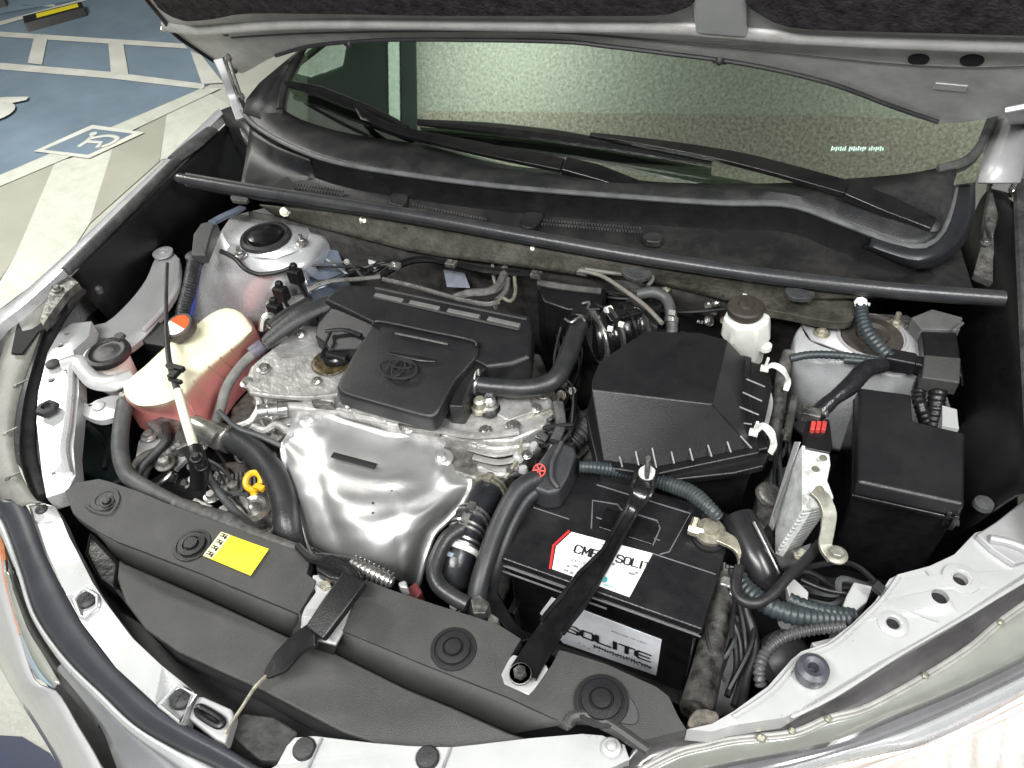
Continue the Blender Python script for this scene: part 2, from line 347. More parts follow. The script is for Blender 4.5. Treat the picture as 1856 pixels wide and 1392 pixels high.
# ceiling, seen as the mirror image in the windscreen
stucco = M('sprayed ceiling', (.70, .72, .67), .9, 0, 30, .25, 1., 40, col2=(.32, .34, .29))
stucco2 = M('tan ceiling piece', (.62, .59, .53), .9, 0, 30, .3, 1., 40, col2=(.22, .20, .16))  # tone of an added piece mirrored low in the windscreen
for mname in (stucco, stucco2):
    for nd in mname.node_tree.nodes:
        if nd.type == 'BUMP': nd.inputs['Distance'].default_value = .012
        if nd.type == 'TEX_NOISE' and nd.inputs['Scale'].default_value == 30: nd.inputs['Scale'].default_value = 85
mb = MB(); mb.add([Vector((-14, -4, 2.75)), Vector((8, -4, 2.75)), Vector((8, 18, 2.75)), Vector((-14, 18, 2.75))], [(0, 1, 2, 3)]); struct(build('ceiling', mb, stucco))

# ================================================================== WINDSCREEN plane and hood plane
GO = W((1000, 318, 1.035)); GT = R(22); GD = EY*math.cos(GT)+EZ*math.sin(GT); GN = EX.cross(GD).normalized()
if GN.z < 0: GN = -GN
def G(u, v, off=0.): return WP(u, v, GO+GN*off, GN)
def CE(u, v):
    p = G(u, v); d = (p-CAM).normalized(); r = d-2*d.dot(GN)*GN; return p+r*((2.75-p.z)/r.z)
HO = W((1075, 445, 1.0))+EY*.19; HO.z = 1.205; HT = R(52); HD = -EY*math.cos(HT)+EZ*math.sin(HT); HN = EX.cross(HD).normalized()
if HN.dot(CAM-HO) < 0: HN = -HN
def Hh(u, v, off=0.): return WP(u, v, HO+HN*off, HN)
print('ceiling pts', CE(800, 150), CE(1500, 250), CE(600, 120), 'hood', Hh(300, 50), Hh(1000, 75), Hh(1700, 220))

# ================================================================== CAR BODY (fenders, rails, towers, firewall)
body = thing('car_body', 'silver car body round the open engine bay, with fenders, white front rails and strut towers', 'car', (900, 700, .3))
# bay floor and an added near-black shell that colours the gaps as shade
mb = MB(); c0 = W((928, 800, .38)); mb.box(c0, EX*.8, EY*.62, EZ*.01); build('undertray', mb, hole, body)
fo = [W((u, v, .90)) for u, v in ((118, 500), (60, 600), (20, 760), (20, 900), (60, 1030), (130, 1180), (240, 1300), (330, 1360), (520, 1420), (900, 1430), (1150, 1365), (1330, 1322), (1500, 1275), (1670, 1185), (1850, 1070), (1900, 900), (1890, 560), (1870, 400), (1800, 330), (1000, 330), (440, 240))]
mb = MB(); mb.grid([[Vector((p.x, p.y, z)) for p in fo+fo[:1]] for z in (.80, .5)]); o_ = [Vector((p.x, p.y, .5)) for p in fo]; mb.add(o_, [tuple(t) for t in tessellate_polygon([o_])]); build('dark_shell', mb, hole, body, solid=.004)
# left fender skin
A = [(404, 206, .985), (352, 258, .985), (300, 308, .983), (205, 398, .978), (122, 482, .97), (40, 556, .95), (-10, 600, .93), (-60, 700, .90)]
B = [(396, 197, .98), (340, 250, .98), (290, 298, .978), (198, 385, .972), (104, 474, .962), (24, 545, .94), (-25, 580, .92), (-80, 660, .89)]
a = resample([W(p) for p in cr_spline(A, 8)], 40); b_ = resample([W(p) for p in cr_spline(B, 8)], 40)
rows = [[p-EZ*.02 for p in a], a, [p.lerp(q, .5)+EZ*.004 for p, q in zip(a, b_)], b_, [q-EX*.03-EZ*.03 for q in b_], [q-EX*.06-EZ*.14 for q in b_], [q-EX*.07-EZ*.45 for q in b_]]
mb = MB(); mb.grid(rows); build('fender', mb, silver, body)
# gutter / seal between fender and inner panel
mb = MB(); mb.tube([(384, 236, .985), (350, 264, .985), (316, 290, .985)], [.017, .02, .017], 10, flat=.5); build('fender_seal', mb, rubberG, body)
mb = MB(); mb.tube([(320, 292, .985), (240, 372, .98), (180, 432, .975), (120, 492, .965)], .010, 10); build('fender_seal', mb, rubberG, body)
# left inner wall
mb = MB(); mb.grid(gridsurf([[(408, 226, .98), (330, 300, .975), (235, 392, .97), (118, 500, .955)], [(432, 265, .93), (380, 350, .91), (290, 425, .9), (150, 530, .90)], [(450, 320, .87), (410, 375, .85), (300, 462, .83), (190, 572, .84)], [(470, 380, .76), (430, 440, .72), (330, 540, .70), (240, 640, .7)]], 5, 5)); build('inner_fender_panel', mb, plastD, body, solid=.004)
mb = MB(); mb.lathe((182, 530, .905), [(.006, 0), (.007, .01), (.003, .014)], 10); build('clip', mb, rubberG, body)
mb = MB(); mb.grid([[W((398, 200, .985)), W((424, 190, 1.0)), W((446, 196, 1.02))], [W((412, 236, .97)), W((440, 236, .99)), W((462, 240, 1.02))], [W((440, 300, .93)), W((462, 300, .95)), W((480, 300, .98))], [W((470, 390, .8)), W((500, 390, .82)), W((520, 390, .85))]]); build('inner_fender_end', mb, plastD, body, solid=.003)
# left apron arm (curved painted member from the strut tower to the rail)
mb = MB(); mb.plate([(300, 455), (325, 470), (322, 520), (300, 560), (262, 610), (215, 640), (190, 612), (150, 608), (145, 590), (190, 585), (235, 545), (265, 505), (280, 470)], .865, .012, sm=3); mb.tube([(322, 470, .875), (320, 520, .873), (296, 560, .87), (260, 600, .868)], .005, 8)
build('apron_arm', mb, silverD, body, bevel=.002)
mb = MB(); mb.lathe((296, 460, .872), [(.02, 0), (.02, .004), (.012, .005), (.011, .001)], 18); mb.bolt((296, 460, .872), .006); build('arm_mount', mb, silverD, body)
# left rail upper
h1 = [circ((121, 604, .90), .004), circ((110, 626, .90), .005), circ((94, 689, .895), .005), circ((97, 1210-352, .885), .004, e=.6)]
mb = MB(); mb.plate([(130, 586, .90), (166, 582, .90), (160, 610, .9), (133, 635, .9), (142, 668, .897), (143, 712, .895), (137, 772, .89), (133, 812, .888), (137, 862, .885), (122, 890, .884), (84, 902, .884), (76, 860, .885), (66, 766, .89), (69, 711, .895), (86, 639, .9), (108, 600, .9)], .9, .03, h1)
build('front_rail', mb, whitep, body, bevel=.004, seg=3)
mb = MB(); mb.tube([(128, 668, .903), (128, 712, .90), (122, 772, .896), (116, 815, .893), (124, 860, .890)], .006, 8); build('rail_ridge', mb, silver, body)
mb = MB(); mb.lathe((96, 661, .901), [(.011, 0), (.011, .004), (.004, .006)], 16); build('clip', mb, rubber, body)
mb = MB(); mb.lathe((88, 743, .898), [(.018, 0), (.016, .008), (.008, .010), (.007, .004)], 6); build('clip', mb, rubber, body)
# white arm cradling the washer neck
mb = MB(); mb.tube([(112, 662, .905), (140, 655, .905), (152, 672, .905), (175, 692, .9), (210, 694, .9), (240, 680, .9)], [.014, .014, .013, .015, .017, .012], 10, flat=.6); build('rail_bracket', mb, whitep, body)
mb = MB(); mb.plate([(142, 722), (160, 732), (176, 724), (205, 716), (222, 722), (226, 748), (200, 758), (178, 762), (150, 752), (140, 742)], .875, .012, [circ((178, 736, .875), .0035)], sm=3); mb.lathe((178, 736, .876), [(.011, 0), (.010, .002), (.006, .003)], 16); build('rail_bracket', mb, whitep, body, bevel=.003)
# left rail lower / front rails
hl = [circ((76, 924, .885), .008), circ((157, 1087, .87), .0115), circ((328, 1266, .86), .012)]
mb = MB(); mb.plate([(52, 916), (80, 912), (100, 918), (112, 940), (126, 974), (140, 1000), (168, 1056), (196, 1098), (241, 1157), (294, 1207), (350, 1252), (334, 1311), (322, 1310), (280, 1274), (210, 1210), (148, 1129), (120, 1078), (81, 1000), (60, 950)], .875, .025, hl); build('front_rail', mb, whitep, body, bevel=.003, seg=3)
for k_, p in enumerate(((1741, 1050, .890), (1704, 1081, .891), (1619, 1129, .890), (121, 604, .8955), (110, 626, .8955), (94, 689, .890))):
    mb = MB(); rr_ = (.0085, .0094, .0075, .004, .005, .005)[k_]+.0005; mb.lathe(p, [(rr_, 0), (rr_, .001)], 18); build('hole_shade', mb, hole, body)  # black disc just inside each opening paints its shade
for p, rr in (((76, 924, .884), .0085), ((157, 1087, .874), .012), ((328, 1266, .874), .0125)):
    mb = MB(); mb.lathe(p, [(rr, -.004), (rr, .002), (rr*.8, .004), (rr*.3, .005)], 20); mb.box(W(p)+EZ*.005, EX*rr*.6, EY*.0008, EZ*.0008); mb.box(W(p)+EZ*.005, EX*.0008, EY*rr*.6, EZ*.0008); build('rubber_plug', mb, rubber, body)
for P in ([(134, 1086), (152, 1066), (176, 1080), (176, 1100), (154, 1120), (146, 1117)], [(288, 1278), (322, 1243), (354, 1260), (326, 1308)]):
    mb = MB(); L_ = [W((p[0], p[1], .877)) for p in P]; mb.tube(L_+[L_[0]], .0022, 6, 0); build('pad_edge', mb, silver, body)
# U slotted piece
mb = MB(); mb.plate([(356, 1262), (368, 1262), (420, 1285), (424, 1296), (408, 1348), (390, 1340), (340, 1300)], .868, .02); build('slot_plate', mb, silverD, body, bevel=.003)
mb = MB(); mb.tube([(357, 1284, .872), (362, 1296, .872), (396, 1316, .872), (402, 1304, .872), (366, 1282, .872), (357, 1284, .872)], .004, 8); build('slot_rim', mb, plastD, body)
# bottom white panel
hb = [circ((552, 1358, .875), .0125), circ((775, 1374, .875), .012)]
mb = MB(); mb.plate([(502, 1386, .872), (520, 1352, .873), (534, 1337, .874), (570, 1334), (602, 1338), (680, 1347), (740, 1352), (820, 1354), (860, 1350), (960, 1338), (1056, 1330), (1092, 1333), (1132, 1350), (1141, 1376), (1090, 1400), (1000, 1440), (800, 1450), (560, 1430), (480, 1400)], .875, .025, hb)
build('front_rail', mb, whitep, body, bevel=.004, seg=3)
for p in ((552, 1358, .875), (775, 1374, .876)):
    mb = MB(); mb.lathe(p, [(.013, -.004), (.013, .002), (.011, .005), (.004, .006)], 20); build('rubber_plug', mb, rubber, body)
mb = MB(); mb.lathe((1108, 1356, .876), [(.012, 0), (.010, .003), (.0055, .004), (.005, .008), (.002, .010)], 20); build('rail_stud', mb, whitep, body)
for P in ([(583, 1338), (555, 1400)], [(817, 1355), (800, 1400)], [(350, 1254), (330, 1310)]):
    mb = MB(); mb.tube([W((p[0], p[1], .877)) for p in P], .0014, 6, 0); build('panel_joint', mb, inkg, body)
# right rail
def ci(p, r): return circ(p, r)
hr = [ci((1741, 1050, .90), .0085), ci((1704, 1081, .90), .0095), ci((1619, 1129, .895), .0075)]
mb = MB(); mb.plate([(1870, 905), (1854, 906), (1806, 955), (1767, 966), (1730, 1005), (1685, 1026), (1628, 1041), (1612, 1050), (1586, 1090), (1545, 1130), (1500, 1165), (1452, 1181), (1435, 1195), (1392, 1244), (1330, 1289), (1290, 1312), (1245, 1322), (1290, 1326), (1330, 1314), (1423, 1300), (1500, 1255), (1585, 1204), (1670, 1158), (1741, 1116), (1812, 1068), (1870, 1030)], .895, .03, hr); build('front_rail', mb, whitep, body, bevel=.004, seg=3)
mb = MB(); mb.lathe((1741, 1050, .896), [(.021, 0), (.020, .0035), (.0115, .0045), (.0087, .001), (.0087, -.02)], 24, cap=False); mb.lathe((1619, 1129, .896), [(.017, 0), (.015, .0015), (.0095, .002), (.0077, 0), (.0077, -.02)], 24, cap=False); build('pressed_boss', mb, whitep, body, kind='stuff')
mb = MB(); mb.lathe((1469, 1222, .896), [(.017, 0), (.018, .006), (.017, .016), (.0115, .019), (.006, .017), (.004, .006)], 24); build('rubber_buffer', mb, M('grey blue rubber', (.06, .065, .08), .4), body)
mb = MB(); mb.tube([(1628, 1046, .897), (1596, 1090, .897), (1556, 1130, .897), (1508, 1170, .897), (1458, 1190, .897), (1440, 1206, .897), (1398, 1254, .897), (1330, 1300, .897)], .003, 6); mb.tube([(1680, 1034, .8975), (1700, 1060, .8975)], .0015, 6); mb.tube([(1590, 1092, .8975), (1650, 1108, .8975), (1700, 1125, .8975)], .0015, 6); build('rail_flange', mb, whitep, body)
mb = MB(); mb.plate([(1770, 968), (1806, 945), (1856, 905), (1880, 900), (1880, 1010), (1840, 1022), (1800, 995)], .905, .01); mb.tube([(1792, 976, .908), (1830, 984, .908), (1870, 1000, .908)], .006, 8); build('rail_gusset', mb, silverD, body, bevel=.003)
mb = MB(); mb.plate([(1582, 1062), (1592, 1052), (1606, 1064), (1598, 1076)], .902, .008); build('clip', mb, rubber, body)
# thin lip beyond the right rail
a = [(1440, 1302, .885), (1520, 1262, .885), (1642, 1184, .885), (1745, 1125, .885), (1812, 1084, .885), (1880, 1044, .885)]
b2 = [(1424, 1302, .88), (1505, 1256, .88), (1640, 1176, .88), (1741, 1118, .88), (1812, 1072, .88), (1880, 1030, .88)]
build('rail_lip', band(a, b2), whitep, body, solid=.002)
# left strut tower
tw = [[(402, 418, .94), (418, 446, .94), (452, 466, .94), (500, 468, .94), (545, 452, .94), (562, 420, .94)],
      [(388, 430, .925), (402, 470, .92), (440, 496, .915), (500, 502, .915), (560, 482, .92), (590, 430, .925)],
      [(372, 470, .87), (380, 512, .86), (430, 548, .85), (500, 548, .85), (570, 515, .86), (618, 460, .87)],
      [(352, 520, .80), (352, 570, .78), (420, 610, .76), (500, 605, .76), (580, 560, .78), (640, 500, .80)],
      [(340, 600, .70), (352, 640, .68), (420, 680, .66), (500, 660, .66), (590, 600, .68), (660, 560, .70)]]
tower = MB(); tower.grid(gridsurf(tw, 6, 6)); st = build('strut_tower', tower, silver, body, solid=.003)
mb = MB(); L_ = [W((402, 418, .94)), W((418, 446, .94)), W((452, 466, .94)), W((500, 468, .94)), W((545, 452, .94)), W((562, 420, .94)), W((545, 392, .94)), W((480, 378, .94)), W((420, 392, .94))]
mb.add([p+EZ*.001 for p in L_], [tuple(range(9))]); build('tower_top', mb, silver, body, solid=.004)
mb = MB(); mb.lathe((482, 432, .943), [(.048, 0), (.046, .006), (.040, .008), (.036, .003), (.01, .004)], 32); build('mount_ring', mb, rubber, body)
mb = MB(); mb.lathe((482, 430, .944), [(.034, 0), (.032, .010), (.022, .014), (.004, .016)], 28); build('mount_cap', mb, gloss, body)
for p in ((436, 462, .945), (548, 440, .945), (520, 392, .945)):
    mb = MB(); mb.bolt(p, .007); mb.lathe(W(p), [(.004, .006), (.0035, .018)], 10); build('tower_nut', mb, steel, body)
# tower side gusset (bluish painted)
mb = MB(); mb.prism([(538, 475, .90), (560, 455, .90), (612, 450, .90), (630, 498, .89), (585, 520, .88), (560, 528, .875)], .9, .74); build('tower_gusset', mb, M('blue grey painted steel', (.22, .26, .34), .35, .5, 25, .15, .1, 80, coat=.4), body, bevel=.003)
mb = MB(); mb.tube([(540, 478, .905), (552, 505, .895), (562, 530, .885)], .003, 6); mb.tube([(592, 470, .903), (630, 497, .895)], .002, 6); build('gusset_edge', mb, silver, body)
# right strut tower
tw = [[(1452, 590, .93), (1470, 618, .93), (1530, 640, .93), (1600, 655, .93), (1690, 650, .93)],
      [(1438, 612, .92), (1450, 650, .915), (1530, 672, .91), (1610, 690, .91), (1700, 680, .92)],
      [(1428, 650, .87), (1440, 700, .86), (1520, 740, .85), (1610, 745, .85), (1720, 730, .87)],
      [(1420, 720, .78), (1440, 780, .76), (1520, 820, .74), (1620, 820, .74), (1740, 800, .78)]]
mb = MB(); mb.grid(gridsurf(tw, 6, 6)); build('strut_tower', mb, silver, body, solid=.003)
mb = MB(); L_ = [W((u, v, .931)) for u, v in ((1452, 590), (1470, 618), (1530, 640), (1600, 655), (1690, 650), (1700, 600), (1640, 575), (1540, 570), (1480, 575))]; mb.add(L_, [tuple(range(9))]); build('tower_top', mb, silverD, body, solid=.004)
mb = MB(); mb.lathe((1580, 612, .932), [(.052, 0), (.051, .005), (.047, .006), (.046, .002), (.01, -.0)], 32); build('mount_ring', mb, silverD, body)
mb = MB(); mb.lathe((1580, 612, .934), [(.045, 0), (.043, .004), (.025, .008), (.02, .003), (.004, .003)], 28); build('mount_cap', mb, brown, body)
for p in ((1489, 604, .935), (1622, 588, .935)):
    mb = MB(); mb.bolt(p, .008); mb.lathe(W(p), [(.0045, .006), (.004, .022)], 10); build('tower_nut', mb, zinc, body)
# right inner fender panel, its lit edge and hinge bracket
mb = MB(); mb.grid(gridsurf([[(1850, 380, 1.0), (1862, 560, 1.0), (1875, 740, .99), (1880, 905, .97)], [(1790, 350, .98), (1825, 560, .97), (1840, 740, .97), (1845, 900, .95)], [(1745, 450, .9), (1765, 600, .88), (1765, 760, .87), (1755, 960, .86)], [(1700, 480, .75), (1700, 640, .7), (1700, 790, .7), (1690, 990, .72)]], 5, 5)); build('inner_fender_panel', mb, plastD, body, solid=.004)
mb = MB(); mb.tube([(1850, 330, 1.005), (1858, 480, 1.005), (1866, 620, 1.0), (1876, 780, .995)], .012, 8, flat=.6); build('fender_seal', mb, rubberG, body)
mb = MB(); mb.lathe((1781, 916, .93), [(.012, 0), (.011, .006), (.004, .008)], 14); build('clip', mb, rubberG, body)
fe = [W(p) for p in cr_spline([(1838, 215, 1.02), (1850, 300, 1.01), (1858, 380, 1.008), (1870, 560, 1.006), (1884, 740, 1.0), (1892, 900, .98), (1900, 1020, .94)], 6)]
mb = MB(); mb.grid([[p+EX*.012 for p in fe], [p+EX*.03+EZ*.004 for p in fe], [p+EX*.07-EZ*.01 for p in fe], [p+EX*.10-EZ*.08 for p in fe], [p+EX*.11-EZ*.5 for p in fe]]); build('fender', mb, silver, body, solid=.003)
# firewall and flange under the seal bar
mb = MB(); mb.grid(gridsurf([[(470, 372, .985), (600, 385, .985), (780, 414, .985), (960, 446, .985), (1170, 482, .985), (1400, 516, .985), (1600, 540, .985)], [(500, 392, .96), (600, 418, .955), (760, 458, .95), (900, 478, .95), (1060, 500, .95), (1200, 518, .95), (1330, 548, .945), (1600, 590, .945)][:7], ], 5, 4)); build('firewall_flange', mb, olive, body, solid=.003)
mb = MB(); mb.grid(gridsurf([[(450, 384, .955), (600, 412, .952), (760, 450, .948), (900, 470, .948), (1060, 492, .948), (1330, 540, .943), (1700, 590, .94)], [(470, 500, .80), (620, 540, .78), (780, 560, .78), (920, 580, .78), (1080, 600, .78), (1330, 640, .78), (1700, 690, .78)], [(480, 640, .5), (640, 700, .5), (800, 720, .5), (940, 740, .5), (1100, 760, .5), (1330, 800, .5), (1700, 850, .5)]], 4, 3)); build('firewall', mb, firew, body, solid=.004)
mb = MB(); mb.plate([(1355, 520), (1450, 530), (1545, 545), (1545, 580), (1500, 582), (1440, 570), (1380, 556)], .965, .015, sm=3); build('firewall_pad', mb, olive, body, bevel=.002)
for u, v, r in ((735, 420, .009), (895, 442, .009)):
    mb = MB(); mb.lathe(W((u, v, .972)), [(r, 0), (r, .003)], 14, (EZ*.4-EY).normalized()); build('flange_hole', mb, hole, body)
for k, (u, v, m_) in enumerate(((516, 384, cream), (965, 450, cream), (1356, 496, cream), (660, 400, zinc), (1560, 549, whitepl))):
    mb = MB(); c = W((u, v, .975)); ax = (CAM-c).normalized(); mb.lathe(c, [(.010, 0), (.009, .006), (.004, .008), (.004, .014)], 8, ax); mb.box(c-ax*.002+EX*.004, EX*.009, EZ*.003, ax*.002); build('clip', mb, m_, body)
# pale patches (sound mat window and bracket)
mb = MB(); c = W((677, 470, .90)); n = (CAM-c).normalized()*.002; mb.wprism([W(p)+n for p in ((667, 455, .90), (686, 455, .90), (690, 478, .885), (680, 488, .88), (668, 478, .885))], n); build('firewall_tab', mb, whitep, body)
mb = MB(); mb.wprism([W(p)+n for p in ((803, 486, .90), (840, 490, .90), (852, 522, .885), (810, 520, .885))], n); build('firewall_tab', mb, M('dull blue grey steel', (.25, .27, .33), .45, .4), body)
# ------------------------------------------------------------------ left outer flange and seals towards the lamp
a = [(134, 512, .945), (90, 560, .93), (60, 640, .915), (30, 740, .905), (28, 830, .90), (60, 900, .895), (80, 912, .89)]
b2 = [(60, 545, .935), (25, 590, .92), (0, 650, .91), (-25, 740, .9), (-25, 840, .89), (0, 910, .88), (30, 925, .88)]
mb = band(a, b2, 40, 5, .006); build('lamp_flange', mb, M('worn grey plastic', (.22, .22, .2), .5, 0, 20, .2, .3, 300, dust=.2), body, solid=.004)
a3 = [(148, 520, .93), (104, 580, .90), (78, 650, .88), (56, 740, .87), (52, 830, .865), (78, 905, .86)]
mb = MB(); mb.tube(a3, .012, 10); build('lamp_seal', mb, rubber, body)
for u, v in ((38, 694), (20, 780), (24, 862)):
    mb = MB(); mb.strap([(u-10, v+4, .913), (u, v, .914), (u+12, v-6, .914)], .0012, .001); mb.lathe((u-10, v+6, .913), [(.004, 0), (.003, .002)], 10); build('flange_clip', mb, castd, body)
mb = MB(); mb.plate([(95, 515), (128, 500), (142, 512), (120, 530), (90, 570), (78, 590), (72, 580)], .955, .014); mb.bolt((104, 524, .957), .006); build('fender_bracket', mb, castd, body, bevel=.003)
mb = MB(); mb.plate([(56, 548), (90, 522), (118, 520), (122, 560), (96, 590), (70, 600), (40, 640), (20, 640), (30, 590)], .925, .004); build('fender_cavity', mb, hole, body)
# left front: rubber band, silver ridge, grille slot, lamp lens, bumper
rin = [(20, 905, .89), (50, 920, .885), (81, 1000, .88), (120, 1078, .875), (148, 1129, .872), (210, 1210, .87), (280, 1274, .868), (334, 1311, .868), (420, 1360, .868), (520, 1420, .868)]
rout = [(-10, 925, .875), (10, 950, .872), (40, 1036, .865), (68, 1118, .86), (124, 1196, .855), (188, 1258, .852), (250, 1316, .85), (328, 1361, .85), (392, 1392, .85), (470, 1440, .85)]
mb = band(rin, rout, 50, 7, .009); build('front_seal', mb, M('slate rubber', (.036, .039, .047), .36, 0, 20, .1, .1, 200), body, solid=.004)
r2 = [(-20, 940, .86), (0, 968, .86), (30, 1040, .852), (58, 1122, .848), (112, 1204, .842), (175, 1270, .84), (236, 1330, .838), (322, 1392, .838), (400, 1450, .838)]
mb = band([(p[0], p[1], p[2]-.004) for p in rout], r2, 50, 5, .006); build('seal_ridge', mb, silver, body, solid=.003)
mb = band([(p[0], p[1], p[2]-.03) for p in r2[1:]], [(-30, 900, .74), (10, 1010, .735), (40, 1130, .73), (70, 1220, .725), (110, 1270, .725), (150, 1330, .725), (180, 1380, .725), (215, 1440, .725), (240, 1490, .725)], 30, 3); build('grille_cavity', mb, plastD, body, solid=.003)
# lower left body
mb = band([(p[0], p[1], p[2]-.006) for p in r2[4:]], [(104, 1218, .80), (178, 1312, .79), (200, 1360, .79), (220, 1420, .79), (230, 1480, .79)], 24, 5, .004); build('front_grille_top', mb, M('grey bumper paint', (.25, .26, .28), .35, .3, 14, .1, coat=.4), body, solid=.003)
mb = band([(20, 1030, .85), (50, 1104, .84), (75, 1150, .835), (112, 1208, .83), (180, 1276, .83)], [(24, 1080, .80), (50, 1150, .79), (80, 1200, .78), (110, 1240, .78), (178, 1320, .78)], 24, 3); build('grille_slot', mb, plastD, body, solid=.003)
lampl = thing('headlamp', 'clear headlamp lens with an amber rim at the left edge of the photo', 'headlamp', (30, 1150, .6), 'headlamps of the silver car')
mb = band([(14, 1036, .815), (30, 1090, .81), (58, 1150, .80), (80, 1190, .795), (109, 1240, .79)], [(8, 1040, .80), (22, 1100, .79), (48, 1170, .785), (70, 1215, .78), (98, 1248, .78)], 24, 3, .004); build('lens', mb, lens, lampl, solid=.003)
mb = band([(8, 1040, .80), (22, 1100, .79), (48, 1170, .785), (70, 1215, .78), (98, 1248, .78)], [(8, 1000, .77), (14, 1060, .77), (36, 1150, .765), (50, 1200, .76), (66, 1230, .76)], 24, 3, .004); build('lens_side', mb, lensb, lampl, solid=.003)
mb = MB(); mb.tube([(-6, 940, .79), (6, 1000, .785), (14, 1060, .78), (36, 1150, .775)], [.006, .005, .0035, .001], 8); build('amber_rim', mb, oran, lampl)
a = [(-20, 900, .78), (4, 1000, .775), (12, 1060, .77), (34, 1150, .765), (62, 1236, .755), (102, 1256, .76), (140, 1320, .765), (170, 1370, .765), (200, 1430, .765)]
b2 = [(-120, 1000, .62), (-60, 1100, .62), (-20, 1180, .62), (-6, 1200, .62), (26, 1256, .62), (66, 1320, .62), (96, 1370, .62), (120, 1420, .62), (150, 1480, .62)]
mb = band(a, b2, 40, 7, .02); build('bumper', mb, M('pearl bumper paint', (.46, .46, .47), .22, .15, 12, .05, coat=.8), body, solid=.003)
# right front: dark trough, seal edge, lens, bumper
t0 = [(1130, 1392, .86), (1165, 1346, .865), (1250, 1326, .868), (1330, 1316, .868), (1440, 1300, .868), (1520, 1262, .868), (1642, 1184, .868), (1745, 1125, .868), (1812, 1084, .868), (1890, 1040, .868)]
t1 = [(1150, 1400, .85), (1225, 1362, .85), (1280, 1348, .85), (1330, 1337, .85), (1435, 1326, .85), (1500, 1300, .85), (1571, 1280, .85), (1670, 1227, .85), (1755, 1173, .85), (1812, 1125, .85), (1890, 1070, .85)]
mb = band(t0, t1, 60, 5, -.006); build('lamp_trough', mb, M('dark translucent housing', (.085, .08, .082), .3, 0, 12, .25, .1, 80, coat=.3), body, solid=.003)
mb = MB(); mb.tube(t1, .0028, 8); mb.tube([(p[0]+3, p[1]+7, p[2]) for p in t1], .002, 8); build('trough_seal', mb, M('pale seal', (.35, .35, .33), .4), body)
for p in ((1376, 1338), (1435, 1326), (1500, 1304), (1676, 1226), (1382, 1340), (1812, 1130)):
    mb = MB(); mb.lathe((p[0], p[1], .852), [(.004, 0), (.004, .004), (.002, .006)], 8); build('seal_clip', mb, zinc, body)
lampr = thing('headlamp', 'wide clear headlamp lens with bright reflector filling the bottom right corner', 'headlamp', (1700, 1300, .6), 'headlamps of the silver car')
t2 = [(1120, 1450, .80), (1230, 1410, .80), (1330, 1383, .81), (1500, 1348, .815), (1613, 1303, .82), (1755, 1244, .82), (1890, 1178, .82)]
mb = band([(p[0]+3, p[1]+8, p[2]-.003) for p in t1], t2, 50, 6, .010); build('lens', mb, lens, lampr, solid=.003)
t3 = [(1160, 1470, .79), (1260, 1430, .79), (1415, 1392, .80), (1520, 1362, .805), (1613, 1334, .81), (1727, 1286, .81), (1890, 1206, .81)]
mb = band(t2, t3, 50, 5, -.008); build('lens_groove', mb, M('smoky lens', (.2, .2, .21), .2, .2, 12, .1, coat=.6), lampr, solid=.003)
t4 = [(1200, 1480, .775), (1330, 1440, .775), (1500, 1392, .785), (1600, 1368, .79), (1670, 1351, .795), (1783, 1300, .795), (1890, 1240, .795)]
mb = band(t3, t4, 50, 6, .008); build('highlight_strip', mb, silver, lampr, solid=.003)  # silver strip stands in for the bright highlight along the bumper
t5 = [(1300, 1600, .68), (1450, 1560, .68), (1600, 1500, .68), (1700, 1470, .68), (1800, 1440, .68), (1860, 1420, .68), (1960, 1380, .68)]
mb = band(t4, t5, 60, 14, .01)
for i, p in enumerate(mb.v):
    if i >= 180: mb.v[i] = p + EZ*(.006*math.sin(p.x*170)+.003*math.sin(p.y*90+p.x*40))
build('reflector', mb, hot, lampr, solid=.003)
for i in range(3):
    mb = MB(); P_ = [(1560+i*90, 1400-i*34, .80), (1640+i*80, 1372-i*32, .80), (1760+i*60, 1335-i*34, .79)]; mb.tube([Vector(W(p)) for p in P_], .003, 8, 4); build('reflector_ridge', mb, hot, lampr)

# ================================================================== COWL AND WINDSCREEN
cowl = thing('cowl_panel', 'dark grey plastic cowl panel along the base of the windscreen', 'cowl', (1000, 360, .98))
lip = [(438, 200, 1.045), (462, 228, 1.045), (520, 262, 1.045), (600, 292, 1.045), (720, 314, 1.045), (900, 337, 1.045), (1100, 354, 1.045), (1300, 368, 1.045), (1430, 372, 1.045), (1520, 402, 1.04), (1620, 440, 1.035), (1668, 448, 1.035), (1705, 428, 1.04), (1725, 380, 1.05), (1735, 322, 1.06)]
up = [(500, 165), (512, 196), (560, 222), (640, 243), (762, 262), (900, 296), (1040, 312), (1200, 330), (1400, 332), (1560, 322), (1640, 315), (1690, 306), (1725, 298), (1742, 290), (1756, 280)]
A_ = resample([W(p) for p in cr_spline(lip, 8)], 70); B_ = resample([G(*p) for p in [q[:2] for q in cr_spline([(a[0], a[1], 0) for a in up], 8)]], 70)
rows = []
for t in (0, .1, .35, .7, 1): rows.append([a.lerp(b_, t)+EZ*(.010*math.sin(math.pi*min(1, t*1.2)) if t < 1 else 0) for a, b_ in zip(A_, B_)])
mb = MB(); mb.grid(rows); build('cowl_top', mb, cowlp, cowl, solid=.003)
mb = MB(); mb.tube(A_, .0045, 8, 0); build('cowl_lip', mb, M('cowl edge highlight', (.12, .125, .13), .4, 0, 30, .2, dust=.2), cowl)  # paler colour along the lip paints its highlight
